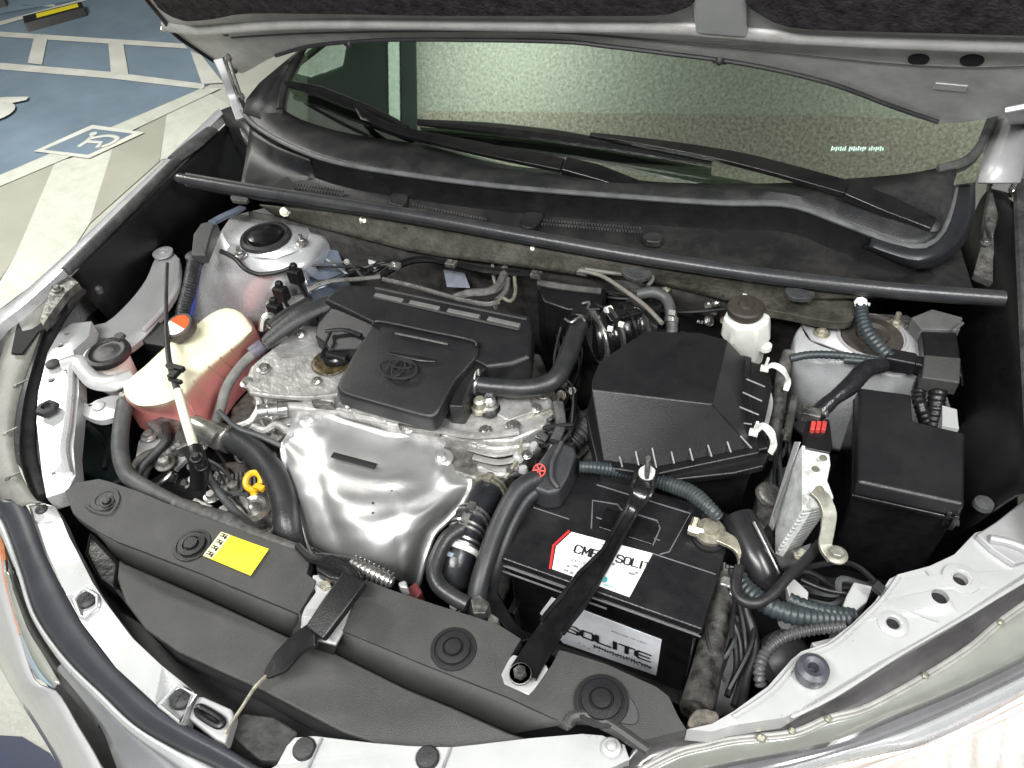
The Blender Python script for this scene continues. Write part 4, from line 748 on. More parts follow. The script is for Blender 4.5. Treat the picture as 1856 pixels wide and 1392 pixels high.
mb = MB(); a = W((603, 825, .889)); b_ = W((681, 846, .892)); mb.tube([a+EZ*.001, b_+EZ*.001], .0052, 10, 0, flat=.25); build('slot', mb, hole, hs)
for u, v, z in ((676, 912, .892), (676, 930, .888), (630, 900, .888), (760, 930, .872), (710, 890, .9)):
    mb = MB(); mb.lathe((u, v, z), [(.002, 0), (.0018, .001)], 8); build('pin_mark', mb, castd, hs)
for p in ((562, 762, .877), (800, 830, .874)):
    mb = MB(); mb.lathe(p, [(.018, 0), (.015, .003), (.009, .004)], 20); mb.bolt(W(p)+EZ*.003, .006); build('shield_bolt', mb, shield, hs)

# ================================================================== RADIATOR COVER
rc = thing('radiator_cover', 'dark grey stepped plastic radiator cover across the front of the engine bay', 'radiator cover', (600, 1150, .75))
Z1 = .90
left = [(117, 890), (138, 875), (180, 868), (196, 872), (250, 890), (302, 912), (393, 945), (483, 978), (545, 1000), (562, 1014), (556, 1040), (572, 1052), (568, 1068), (546, 1105), (543, 1132), (541, 1112), (362, 1038), (212, 981), (176, 962), (150, 945), (132, 930)]
right = [(662, 1050), (700, 1066), (790, 1096), (860, 1118), (905, 1133), (944, 1158), (925, 1190), (908, 1222), (914, 1240), (958, 1260), (968, 1250), (1000, 1205), (1014, 1178), (1050, 1188), (1100, 1204), (1190, 1245), (1212, 1262), (1230, 1300), (1244, 1322), (1180, 1338), (1150, 1345), (1120, 1325), (1075, 1302), (1045, 1300), (1028, 1312), (918, 1262), (764, 1202), (622, 1143), (632, 1118)]
midp = [(541, 1112), (543, 1132), (560, 1160), (607, 1170), (622, 1143)]
for P in (left, right):
    mb = MB(); mb.plate(P, Z1, .02); build('top_plane', mb, plastG, rc, bevel=.003, seg=3)
# sloping step below
mb = MB()
up_ = [(132, 930, Z1-.004), (176, 964, Z1-.003), (212, 982, Z1-.003), (362, 1039, Z1-.003), (541, 1112, Z1-.003)]
lo_ = [(160, 952, .86), (190, 985, .855), (223, 1019, .85), (362, 1079, .85), (530, 1157, .85)]
mb.grid([[W(p) for p in cr_spline(up_, 3)], [W(p) for p in cr_spline(lo_, 3)]])
up2 = [(622, 1144, Z1-.003), (764, 1203, Z1-.003), (918, 1263, Z1-.003), (1028, 1312, Z1-.003)]
lo2 = [(607, 1183, .85), (736, 1247, .85), (820, 1281, .85), (930, 1330, .85)]
mb.grid([[W(p) for p in cr_spline(up2, 3)], [W(p) for p in cr_spline(lo2, 3)]])
mb.grid([[W((541, 1112, Z1-.0135)), W((622, 1144, Z1-.0135))], [W((530, 1158, .848)), W((607, 1184, .848))]])
build('step_face', mb, M('step cover plastic', (.044, .044, .043), .6, 0, 30, .08, .4, 900), rc, solid=.004)
low = [(216, 1012, .851), (223, 1019, .85), (362, 1079, .85), (530, 1157, .85), (607, 1183, .85), (736, 1247, .85), (820, 1281, .85), (930, 1330, .85), (1000, 1350, .848), (900, 1356, .848), (688, 1352, .85), (624, 1329, .85), (476, 1252, .85), (322, 1182, .85), (262, 1140, .85), (225, 1090, .85), (212, 1050, .85)]
mb = MB(); mb.plate(low, .85, .012); build('lower_plane', mb, plastG, rc, bevel=.003)
mb = MB(); mb.plate([(160, 955), (222, 1020), (214, 1060), (228, 1092), (180, 1060), (150, 1000)], .83, .05); build('end_duct', mb, gloss, rc, bevel=.008)
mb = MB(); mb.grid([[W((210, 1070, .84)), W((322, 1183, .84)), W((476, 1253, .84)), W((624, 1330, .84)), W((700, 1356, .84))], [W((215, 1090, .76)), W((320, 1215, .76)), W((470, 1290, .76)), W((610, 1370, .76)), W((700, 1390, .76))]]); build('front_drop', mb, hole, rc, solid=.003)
mb = MB(); mb.prism([(120, 1010), (190, 1050), (322, 1190), (476, 1262), (640, 1340), (700, 1400), (400, 1400), (290, 1270), (180, 1140)], .80, .6); build('front_bulkhead', mb, plastD, body)
mb = MB(); mb.plate([(415, 1330, .845), (440, 1292, .845), (500, 1300, .845), (540, 1326, .845), (505, 1380, .845), (470, 1378, .845)], .84, .02); build('dirty_bracket', mb, M('mottled grey metal', (.055, .055, .05), .7, .2, 60, .6, .8, 150, col2=(.02, .02, .02)), body, bevel=.003)
# hollow round the left clip
mb = MB(); mb.lathe((190, 905, Z1+.001), [(.02, 0), (.019, .0015), (.013, .002), (.012, .0005)], 24); mb.tube([(158, 918, Z1), (172, 928, Z1), (198, 932, Z1), (212, 916, Z1), (216, 900, Z1)], .003, 6); build('moulded_hollow', mb, plastG, rc)
mb = MB(); mb.plate([(1048, 1265), (1052, 1242), (1078, 1232), (1108, 1240), (1140, 1262), (1156, 1290), (1150, 1312), (1110, 1306), (1065, 1296)], Z1+.003, .006, sm=3); build('moulded_hollow', mb, M('hollow plastic', (.05, .05, .052), .6, 0, 30, .08, .4, 900), rc, bevel=.003, seg=3)
mb = MB(); mb.tube([(1028, 1312, Z1), (1040, 1298, Z1), (1075, 1298, Z1), (1120, 1322, Z1), (1160, 1350, Z1), (1175, 1360, Z1)], .006, 8); build('moulded_edge', mb, plastG, rc)
clips = []
for u, v, r in ((348, 988, .0185), (822, 1176, .020), (1090, 1270, .022), (196, 912, .010)):
    mb = MB(); z = Z1+(.004 if u == 1090 else .0005)
    mb.lathe((u, v, z), [(r*1.35, 0), (r*1.33, .0012), (r*1.12, .0014), (r*1.08, -.001), (r, -.0005), (r*.96, .004), (r*.62, .0045), (r*.58, .002), (r*.5, .002), (r*.46, .0065), (r*.1, .0068)], 32); build('push_clip', mb, plast, rc)
# yellow warning label
lb = thing('warning_label', 'yellow blank warning label with black symbols along its left edge', 'label', (430, 1000, Z1+.001))
c4 = [W((p[0], p[1], Z1+.0025)) for p in ((401, 964), (487, 995), (454, 1043), (368, 1007))]
mb = MB(); mb.wprism(c4, EZ*.001); build('label_sheet', mb, yellow, lb)
dxl = (c4[1]-c4[0]); dyl = (c4[3]-c4[0])
def lq(x0, y0, x1, y1, m_, nm, h=.0006):
    q = [c4[0]+dxl*x+dyl*y+EZ*h for x, y in ((x0, y0), (x1, y0), (x1, y1), (x0, y1))]; mb = MB(); mb.wprism(q, EZ*.0005); return build(nm, mb, m_, lb)
lq(0, 0, .2, 1, M('pale yellow paper', (.8, .76, .45), .5), 'symbol_strip')
for k in range(4):
    y = .04+k*.25
    for (a_, b2_, c_, d_) in ((.03, y, .17, y+.03), (.03, y+.09, .17, y+.12), (.08, y, .11, y+.12), (.13, y+.05, .17, y+.17)): lq(a_, b2_, c_, d_, ink, 'symbol', .0010)
for k in range(4): lq(.26, .2+k*.16, .26+.5+.1*(k % 2), .215+k*.16, M('faded print', (.62, .52, .05), .5), 'print_line', .0009)

# ================================================================== HOOD LATCH
la = thing('hood_latch', 'hood latch support: white plate crossed by a black strap over the radiator cover', 'latch', (600, 1100, .8))
mb = MB(); mb.plate([(566, 1042), (590, 1040), (640, 1050), (655, 1062), (640, 1090), (632, 1118), (622, 1143), (608, 1168), (575, 1160), (545, 1142), (543, 1120), (552, 1100), (572, 1072), (566, 1060)], .897, .006); build('latch_plate', mb, whitep, la, bevel=.002)
mb = MB(); mb.plate([(556, 1104), (580, 1104), (576, 1120), (548, 1118)], .899, .004); mb.plate([(600, 1130), (628, 1128), (620, 1142), (600, 1145)], .899, .004); build('plate_rib', mb, silverD, la, bevel=.001)
mb = MB(); mb.strap([(645, 1048, .925), (610, 1096, .925), (572, 1150, .915)], [.0175, .017, .015], .006, EZ, 3); build('strap', mb, plastD, la, bevel=.003)
mb = MB(); mb.strap([(574, 1146, .912), (540, 1168, .895), (510, 1200, .88), (482, 1226, .872)], [.018, .015, .015, .004], .003, EZ, 3); build('lower_strap', mb, plastD, la, bevel=.002)
mb = MB(); mb.tube([(484, 1224, .874), (462, 1246, .868), (440, 1280, .868), (424, 1304, .868), (408, 1330, .87)], .0022, 6); mb.tube([(484, 1224, .874), (505, 1219, .872), (528, 1208, .872)], .0018, 6); build('spring_rod', mb, zinc, la)
mb = MB(); mb.prism([(572, 1010), (600, 1002), (632, 1016), (655, 1040), (652, 1056), (620, 1052), (596, 1048), (572, 1034)], .915, .86); build('latch_body', mb, plastD, la, bevel=.004)
mb = MB(); mb.plate([(572, 1056), (596, 1050), (600, 1062), (586, 1068)], .903, .01); build('latch_hook', mb, zinc, la, bevel=.001)
mb = MB()
for k in range(4): mb.tube([(540+k*6, 990+k*7, .905), (562+k*8, 1012+k*3, .915), (590+k*10, 1020+k*4, .92), (620+k*6, 1040+k*2, .912)], .005, 6)
build('cable_tangle', mb, plastD, la)
mb = MB(); P = [(640, 1022, .895), (672, 1036, .895), (712, 1056, .89)]; mb.tube(P, .0095, 10, corr=.22, pitch=.0065); build('corrugated_spring', mb, steel, la)
mb = MB(); mb.plate([(738, 1065), (755, 1052), (766, 1072), (752, 1088), (738, 1080)], .87, .03); build('fan_bracket', mb, maroon, body, bevel=.003)
mb = MB(); mb.plate([(720, 1055), (735, 1050), (740, 1066), (724, 1064)], .885, .02); build('fan_lug', mb, silverD, body, bevel=.003)

# ================================================================== BATTERY
bt = thing('battery', 'black car battery with a white top label and a silver side label', 'battery', (1110, 1050, .66))
FL, FR, BR = W((908, 1012, .88)), W((1273, 1142, .88)), W((1330, 955, .88)); BL = W((962, 862, .88))
bx = (FR-FL).normalized(); by = EZ.cross(bx); dep = (BR-FR).dot(by); wid = (FR-FL).length
dep = .175
Pb = lambda x, y, z: FL+bx*x+by*y+EZ*(z-.88)
def rect(x0, y0, x1, y1, z): return [Pb(x0, y0, z), Pb(x1, y0, z), Pb(x1, y1, z), Pb(x0, y1, z)]
mb = MB(); mb.loft([rect(.006, .006, wid-.006, dep-.004, .852), rect(.008, .008, wid-.008, dep-.006, .68)]); build('case', mb, gloss, bt, bevel=.004)
mb = MB(); mb.loft([rect(0, 0, wid, dep, .88), rect(0, 0, wid, dep, .866)]); build('lid', mb, M('battery lid plastic', (.011, .011, .013), .3, 0, 30, .15, .25, 500, dust=.04), bt, bevel=.003, seg=3)
mb = MB(); mb.loft([rect(.002, .002, wid-.002, dep-.002, .862), rect(.002, .002, wid-.002, dep-.002, .85)]); build('lid_flange', mb, gloss, bt, bevel=.002)
mb = MB(); mb.tube([Pb(.0, -.001, .8655), Pb(.5*wid, -.001, .8655), Pb(wid, -.001, .8655)], .0012, 6, 0); mb.tube([Pb(.0, -.001, .851), Pb(wid*.55, -.001, .851)], .0014, 6, 0); mb.tube([Pb(.008, .088, .881), Pb(.06, .088, .881)], .0009, 6, 0); mb.tube([Pb(wid*.66, .078, .881), Pb(wid-.004, .078, .881)], .0009, 6, 0); build('lid_edge', mb, M('pale plastic edge', (.16, .16, .17), .35), bt)  # paler lines along the lid edges
# raised vent cover with a line frame
mb = MB()
mb.tube([Pb(x, y, .8812) for x, y in ((.092, .085), (.078, .128), (.112, .134), (.118, .128), (.168, .128), (.175, .118), (.174, .09))], .0011, 6, 0)
mb.tube([Pb(x, y, .8812) for x, y in ((.074, .155), (.205, .155), (.196, .088), (.186, .08))], .0011, 6, 0); mb.tube([Pb(x, y, .8812) for x, y in ((.092, .104), (.18, .1))], .0009, 6, 0); build('vent_moulding', mb, M('pale plastic edge', (.16, .16, .17), .35), bt)  # paler lines framing the vent
mb = MB(); mb.loft([rect(.1, .09, .172, .124, .8825), rect(.099, .089, .173, .125, .88)]); build('vent_cover', mb, gloss, bt, bevel=.001)
for x in (.205, .222, .235):
    mb = MB(); mb.lathe(Pb(x, .16, .880), [(.004, 0), (.003, .001)], 12); build('vent_dot', mb, hole, bt)
# top label
q = [(1036, 964), (1183, 1003), (1141, 1082), (1001, 1031), (1008, 990)]
qz = [W((u, v, .8815)) for u, v in q]; mb = MB(); mb.wprism(qz, EZ*.0008); lt = build('top_label', mb, paper, bt)
mb = MB(); mb.strap([W((1032, 962, .882)), W((1003, 989, .882)), W((997, 1031, .882))], .0016, .0004, EZ, 0); build('label_border', mb, redink, lt)
tx = (W((1110, 1014, .88))-W((1030, 992, .88))).normalized(); ty = EZ.cross(tx)
letters('CMF', W((1040, 1001, .8822)), tx, ty, .0082, .0115, .0027, ink, lt)
letters('SOLIT', W((1116, 1018, .8822)), tx, ty, .0078, .0105, .0026, ink, lt, gap=.28)
letters('SOLITE', W((1032, 1016, .8822)), tx, ty, .0030, .0036, .0008, inkg, lt)
mb = MB()
for k, (u, v) in enumerate(((1030, 1026), (1043, 1026), (1056, 1032), (1036, 1038), (1026, 1034), (1145, 1040), (1154, 1038), (1110, 1022))):
    mb.box(W((u, v, .8824)), tx*(.002+.001*(k % 3)), ty*.0015, EZ*.0002)
for k in range(4): mb.box(W((1060+k*18, 978+k*5, .8824)), tx*.004, ty*.0004, EZ*.0002)
build('label_print', mb, inkg, lt, kind='stuff')
mb = MB(); mb.lathe(W((1095, 1050, .8822)), [(.0045, 0), (.0045, .0003)], 14); mb.box(W((1103, 1062, .8822)), tx*.006, ty*.0008, EZ*.0002); build('label_mark', mb, tealink, lt)
# side label on the case front
yo = -.0
def Sd(u, v): # onto the front face of the case
    o = Pb(0, .006, .8); return WP(u, v, o-by*.0008, by)
q = [Sd(*p) for p in ((999, 1084), (1060, 1108), (1199, 1161), (1189, 1225), (1020, 1166), (978, 1112))]
mb = MB(); mb.wprism([p+by*.0005 for p in q], by*-.0006); ls = build('side_label', mb, paperS, bt)
sx_ = (Sd(1170, 1169)-Sd(1060, 1129)).normalized(); sy = sx_.cross(by)*-1
if sy.z < 0: sy = -sy
letters('SOLITE', Sd(1027, 1142)-by*.0010, sx_, sy, .0180, .0185, .0060, ink, ls, gap=.24)
mb = MB(); rs = random.Random(8)
for k in range(22):
    p = Sd(1078+k*4.8, 1170+k*1.8)-by*.0010
    for q_ in range(3): mb.box(p+sy*rs.uniform(-.0025, .0025), sx_*(.0017 if q_ else .0007), sy*(.0007 if q_ else .003), by*(.0001+.00003*q_))
build('label_print', mb, ink, ls, kind='stuff')
text('POWER UP LIFE', Sd(1108, 1143)-by*.0008, sx_, sy, .0045, maroon, ls, xs=1.5)
mb = MB()
for k in range(5): mb.box(Sd(1050+k*9, 1162+k*3+(k % 3)*2)-by*.0010+EZ*-.004, sx_*.0016, sy*.0009, by*.0002)
for k in range(11): mb.box(Sd(1112+k*6.4, 1186+k*2.4)-by*.0010, sx_*.0013, sy*.0014, by*.0002)
build('label_print', mb, inkg, ls, kind='stuff')
# tray and bracket around
mb = MB(); mb.loft([rect(-.012, -.012, wid+.012, dep+.01, .685), rect(-.012, -.012, wid+.012, dep+.01, .66)]); build('tray', mb, plastD, bt, bevel=.003)
mb = MB(); mb.loft([[Pb(.0+.0, -.004, .75), Pb(.0, .02, .75), Pb(.012, .02, .75), Pb(.012, -.004, .75)], [Pb(.0, -.004, .66), Pb(.0, .02, .66), Pb(.012, .02, .66), Pb(.012, -.004, .66)]]); build('tray_post', mb, plast, bt, bevel=.002)
# terminals
tp = thing('positive_terminal_cover', 'black rubber battery terminal cover with a red symbol, feeding two thick cables', 'terminal cover', (1000, 860, .88))
mb = MB(); mb.prism([(978, 832, .928), (1000, 802, .93), (1016, 798, .932), (1042, 808, .93), (1046, 824, .928), (1030, 862, .924), (1014, 890, .918), (992, 896, .915), (966, 886, .915), (960, 868, .918), (968, 846, .925)], .92, .88, taper=.04); build('hood_shell', mb, M('cover rubber', (.03, .031, .034), .45, 0, 30, .12, .2, 400), tp, bevel=.006, seg=3)
mb = MB(); mb.tube([(1018, 802, .934), (1002, 836, .932), (1000, 866, .926), (1012, 884, .922)], .003, 8); build('shell_seam', mb, rubberG, tp)
c = W((978, 853, .9275)); ax = (EZ*.8-EY*.55-EX*.2).normalized(); ux = ax.cross(EY).normalized(); uy = ax.cross(ux)
mb = MB(); mb.lathe(c, [(.0095, 0), (.0095, .0018), (.0080, .0018), (.0080, .0002)], 24, ax, cap=False)
for k in range(3): d_ = ux*math.cos(k*math.pi/3)+uy*math.sin(k*math.pi/3); mb.box(c+ax*.0018, d_*.008, ax.cross(d_)*.001, ax*.0006)
build('red_symbol', mb, redpl, tp)
mb = MB(); mb.tube([(1036, 836, .905), (1030, 852, .9), (1022, 866, .895)], [.004, .006, .003], 6); mb.lathe((1001, 896, .9), [(.007, 0), (.006, .008), (.003, .012)], 8); build('terminal_clamp', mb, steel, tp)
mb = MB(); mb.tube([(976, 866, .915), (938, 890, .915), (905, 950, .90), (880, 1020, .885), (866, 1070, .87), (862, 1110, .85)], .0125, 12); build('thick_cable', mb, M('cable sleeve', (.024, .025, .028), .45, 0, 30, .15, .2, 300), tp)
mb = MB(); mb.tube([(985, 882, .905), (955, 905, .90), (928, 950, .89), (908, 1000, .875), (892, 1050, .85), (890, 1090, .8)], .0095, 12); build('thick_cable', mb, M('cable sleeve', (.045, .047, .05), .45), tp)
tn = thing('negative_terminal', 'bare metal battery clamp with flat lead cable at the right rear of the battery', 'terminal', (1285, 970, .88))
mb = MB(); mb.lathe((1286, 968, .885), [(.019, 0), (.020, .008), (.017, .012), (.0105, .013), (.010, .016), (.004, .017)], 24); build('clamp_ring', mb, zinc, tn)
mb = MB(); mb.lathe((1262, 962, .892), [(.007, -.01), (.008, -.004), (.008, .01), (.005, .012)], 6, EX); mb.lathe((1258, 955, .895), [(.0055, -.004), (.005, .012)], 6, (EY+EZ*.4).normalized()); build('clamp_bolt', mb, zinc, tn)
mb = MB(); mb.strap([(1296, 968, .893), (1330, 986, .892), (1345, 1004, .885), (1345, 1028, .87)], [.011, .0085, .008, .005], .003); build('lead_strap', mb, zinc, tn, bevel=.0015)
mb = MB(); mb.lathe((1286, 974, .881), [(.023, 0), (.022, .003)], 24); build('insulator', mb, ink, tn)
# hold down bar
hb_ = thing('battery_hold_down', 'black pressed steel battery hold down bar running diagonally over the battery', 'bracket', (1060, 1040, .88))
hp = [(1173, 852, .925), (1162, 893, .922), (1146, 925, .902), (1120, 972, .893), (1102, 1005, .893), (1066, 1052, .893), (1040, 1090, .896), (1000, 1140, .90), (948, 1222, .908)]
mb = MB(); mb.strap(hp, [.013, .013, .0075, .0075, .0075, .0135, .0145, .015, .0165], .0022, EZ, 3); build('bar', mb, gloss, hb_, bevel=.001)
P = [W(p) for p in cr_spline(hp, 3)]; wds = [.013, .013, .0075, .0075, .0075, .0135, .0145, .015, .0165]
for sgn in (-1, 1):
    L_ = []
    for i, p in enumerate(P[:-3]):
        t = (P[min(i+1, len(P)-1)]-P[max(i-1, 0)]).normalized(); x = t.cross(EZ).normalized(); f = i/(len(P)-1)*8; k = min(int(f), 7); ww = wds[k]+(wds[k+1]-wds[k])*(f-k); L_.append(p+x*ww*sgn+EZ*.002)
    mb = MB(); mb.tube([q_+EZ*.002 for q_ in L_], .003, 8, 0); build('bar_flange', mb, M('worn black steel', (.02, .02, .022), .25, .3, 40, .3), hb_)
mb = MB(); mb.lathe((1173, 858, .928), [(.0115, 0), (.011, .003), (.0055, .004), (.005, .014), (.0035, .016)], 20); build('bar_nut', mb, whitepl, hb_)
mb = MB(); mb.lathe((1173, 856, .940), [(.004, -.01), (.0035, .03)], 10); build('bar_stud', mb, steel, hb_)
mb = MB(); mb.bolt((943, 1222, .912), .008); mb.lathe((943, 1222, .911), [(.0125, 0), (.012, .003)], 24); build('bar_bolt', mb, castd, hb_)
mb = MB(); mb.plate([(930, 1186), (908, 1214), (908, 1238), (924, 1248), (958, 1260), (968, 1250), (994, 1212), (978, 1200), (950, 1195)], .899, .01, sm=2); build('bar_foot', mb, whitep, hb_, bevel=.002)

# ================================================================== AIR FILTER HOUSING
af = thing('air_filter_housing', 'large matt black air filter housing with an angular lid and ribbed rim', 'air filter box', (1210, 800, .7))
T = [(1072, 706, .985), (1086, 656, .985), (1130, 622, .982), (1188, 594, .98), (1269, 603, .982), (1316, 616, .985), (1290, 733, .99)]
Bt = [(1093, 834, .915), (1078, 716, .92), (1120, 650, .92), (1170, 610, .92), (1290, 612, .92), (1348, 645, .92), (1362, 812, .915)]
t_ = [W(p) for p in T]; b_ = [W(p) for p in Bt]; b_[1] = t_[0]*.3+W((1080, 740, .915))*.7; 
fl_ = [W(p) for p in [(1093, 836, .915), (1076, 745, .915), (1100, 672, .915), (1160, 640, .915), (1290, 640, .915), (1352, 652, .915), (1345, 720, .915), (1364, 812, .915), (1188, 848, .915)]]
tp9 = [W((1072, 706, .985)), W((1073, 690, .985)), W((1086, 656, .985)), W((1170, 600, .98)), W((1269, 603, .982)), W((1318, 616, .985)), W((1306, 670, .988)), W((1290, 733, .99)), W((1180, 719, .988))]
c = sum(tp9, Vector())/9
mb = MB(); mb.loft([tp9, [p.lerp(q, .97) for p, q in zip(tp9, fl_)], fl_]); build('lid', mb, plast, af, bevel=.007, seg=4)
rim_ = []
cc = sum(fl_, Vector())/9
for p in fl_: rim_.append(p+(p-cc).normalized()*.012)
mb = MB(); mb.loft([rim_, [p-EZ*.012 for p in rim_]]); build('rim', mb, plastD, af, bevel=.003)
mb = MB(); lo9 = [cc+(p-cc)*.99 for p in rim_]; mb.loft([[p-EZ*.0125 for p in lo9], [cc+(p-cc)*.92-EZ*.2 for p in lo9]]); build('lower_box', mb, plastD, af, bevel=.006)
for k, (u, v, u2, v2) in enumerate(((1123, 828, 1128, 846), (1152, 818, 1158, 844), (1182, 812, 1190, 848), (1213, 803, 1222, 840), (1245, 795, 1256, 835), (1277, 788, 1290, 828), (1311, 780, 1325, 820), (1338, 786, 1362, 812))):
    a = W((u, v, .93)); d_ = W((u2, v2, .916)); a += (CAM-a).normalized()*.010; d_ += (CAM-d_).normalized()*.012; mb = MB(); mb.tube([a, d_], .0012, 6, 0); build('lid_rib', mb, M('grey rib plastic', (.3, .3, .3), .4), af)  # ribs in a paler grey than the lid
for u, v, u2, v2 in ((1353, 687, 1386, 701), (1346, 711, 1381, 727), (1337, 736, 1375, 752), (1332, 765, 1362, 769)):
    mb = MB(); mb.tube([W((u, v, .935)), W((u2, v2, .925))], .0012, 6, 0); build('lid_rib', mb, M('grey rib plastic', (.3, .3, .3), .4), af)
mb = MB(); mb.plate([(1345, 650), (1392, 662), (1400, 700), (1385, 770), (1395, 812), (1364, 818), (1345, 760)], .908, .012); mb.plate([(1188, 852), (1364, 818), (1396, 822), (1385, 845), (1330, 858), (1200, 872)], .905, .012); build('side_shelf', mb, plastD, af, bevel=.003)
for k, P in enumerate(([(1386, 668, .925), (1402, 662, .935), (1420, 672, .932), (1428, 690, .915), (1424, 708, .90)], [(1366, 784, .925), (1382, 772, .935), (1398, 786, .932), (1402, 806, .915), (1396, 822, .90)])):
    mb = MB(); mb.strap(P, [.0045, .0055, .006, .005, .004], .0015); mb.box(W(P[0]), EX*.006, EY*.005, EZ*.003); mb.tube([W(P[0]), W(P[0])+EZ*.022+EX*.002], .0025, 6, 0); build('spring_clip', mb, whitepl, af, bevel=.001)
mb = MB(); mb.strap([(1384, 700, .90), (1392, 730, .89), (1384, 768, .89)], .007, .003); build('side_clip', mb, silverD, af, bevel=.001)
# inlet duct ribbed + throttle pipes
du = thing('intake_duct', 'ribbed glossy black intake duct joining the air filter lid', 'air duct', (1130, 600, .85))
mb = MB(); mb.tube([(1076, 612, .93), (1110, 606, .93), (1150, 590, .93), (1200, 592, .935)], [.034, .038, .038, .036], 20, corr=.03, pitch=.02); build('duct_tube', mb, gloss, du)
for k, (u, v) in enumerate(((1090, 612), (1112, 604), (1134, 595), (1156, 586))):
    c = W((u, v, .935)); ax = (W((1170, 588, .935))-W((1080, 615, .935))).normalized(); mb = MB(); mb.lathe(c, [(.040, -.003), (.0425, -.002), (.0425, .002), (.040, .003)], 28, ax); build('duct_rib', mb, plastG if k % 2 else gloss, du)
mb = MB(); mb.lathe(W((1083, 612, .93)), [(.043, -.003), (.0445, -.003), (.0445, .003), (.043, .003)], 28, ax); build('duct_clamp', mb, steel, du)
mb = MB(); mb.box(W((1130, 572, .968)), ax*.025, EZ*.006, ax.cross(EZ)*.01); mb.strap([(1110, 590, .975), (1150, 556, .975), (1192, 590, .97)], .003, .002); build('sensor_box', mb, gloss, du, bevel=.002)
mb = MB(); mb.lathe(W((1098, 566, .965)), [(.008, 0), (.009, .01), (.005, .012)], 10, ax); build('white_connector', mb, whitepl, du)
for q_ in ((1126, 588, .977), (1106, 596, .974)):
    mb = MB(); mb.box(W(q_), EX*.004, EY*.003, EZ*.003); build('white_connector', mb, whitepl, du)
# ================================================================== HOSES, CABLES, PIPES
def hose(name, lab, cat, path, r, mat, group=None, corr=0, pitch=.007, sm=6, n=12, flat=1.):
    mb = MB(); mb.tube(path, r, n, sm, corr, pitch, flat=flat); return single(name, lab, cat, mb, mat, group)
hsm = M('hose rubber', (.024, .025, .027), .36, 0, 30, .15, .2, 300, dust=.06)
hosG = M('grey dusty hose', (.07, .074, .076), .5, 0, 40, .2, .3, 300, dust=.2)
h = hose('breather_hose', 'smooth black breather hose curving up from the valve cover to the duct', 'hose', [(862, 697, .925), (900, 702, .925), (960, 704, .93), (1005, 688, .935), (1030, 645, .94), (1045, 600, .945), (1058, 570, .95)], .0145, hsm)
mb = MB(); c = W((866, 698, .925)); mb.lathe(c, [(.0155, -.003), (.0165, -.003), (.0165, .003), (.0155, .003)], 20, EX); build('hose_clamp', mb, steel, h, loc=None)
mb = MB(); mb.tube([(860, 688, .945), (862, 676, .95), (868, 670, .952), (868, 680, .95)], .002, 6); build('clamp_ear', mb, steel, h)
mb = MB(); mb.lathe(W((1052, 578, .95)), [(.016, -.008), (.018, -.006), (.018, .008), (.015, .01)], 16, (W((1060, 565, .95))-W((1045, 600, .945))).normalized()); build('hose_coupling', mb, plastD, h)
mb = MB(); mb.tube([(1024, 578, .965), (1036, 584, .97), (1052, 574, .972), (1060, 582, .965)], .002, 6); mb.tube([(1055, 550, .965), (1068, 548, .968), (1064, 560, .965)], .002, 6); build('clamp_wire', mb, steel, h)
hose('vacuum_hose', 'grey rubber hose arching behind the ribbed intake duct', 'hose', [(1156, 534, .97), (1185, 530, .975), (1208, 542, .97), (1216, 570, .96), (1218, 602, .94)], .009, hosG)
hose('upper_radiator_hose', 'thick black coolant hose curving down left of the heat shield', 'hose', [(396, 788, .87), (430, 800, .872), (470, 828, .87), (500, 868, .865), (515, 910, .855), (522, 960, .84), (535, 1010, .80)], .0195, hsm)
hose('overflow_hose', 'dark grey hose dropping from the coolant tank outlet down the left side', 'hose', [(238, 712, .885), (228, 730, .89), (220, 770, .88), (218, 820, .87), (232, 862, .86), (270, 888, .86), (320, 915, .858), (355, 925, .855)], .0125, hosG)
hose('heater_hose', 'pale grey hose running beside the coolant tank and valve cover', 'hose', [(520, 610, .905), (478, 628, .905), (440, 660, .90), (412, 700, .89), (400, 740, .88), (390, 770, .875)], .0085, M('pale grey sleeve', (.20, .20, .19), .5, 0, 40, .2, .3, 300, dust=.2))
mb = MB(); mb.lathe(W((466, 634, .905)), [(.011, -.012), (.012, -.01), (.012, .01), (.011, .012)], 14, (W((478, 628, .905))-W((450, 650, .9))).normalized()); single('hose_sleeve', 'violet grey tape sleeve on the pale hose beside the valve cover', 'sleeve', mb, M('violet grey tape', (.12, .11, .15), .5))
hl_ = hose('wiring_loom', 'wide flat black wiring loom sweeping from the engine cover toward the coolant tank', 'wiring loom', [(640, 540, .94), (590, 552, .942), (545, 572, .94), (505, 600, .93), (480, 622, .92)], [.014, .018, .02, .016, .012], M('loom tape', (.025, .026, .028), .5, 0, 50, .2, .4, 200), flat=.6)
hose('wiring_loom', 'thinner black loom crossing behind the wide flat loom near the tower', 'wiring loom', [(560, 548, .93), (520, 570, .93), (490, 592, .925)], .010, wire)
pp = MB(); pp.tube([(352, 772, .885), (375, 782, .887), (400, 796, .885)], .018, 14); single('water_pipe', 'short bright metal coolant pipe under the dipstick', 'pipe', pp, steel)
pp = MB(); pp.tube([(330, 800, .84), (345, 775, .87), (360, 782, .88)], .014, 10); pp.prism([(262, 765), (300, 752), (345, 770), (350, 800), (320, 815), (290, 790)], .85, .80); single('pipe_bracket', 'dull cast bracket below the coolant tank', 'bracket', pp, castd, bevel=.003)
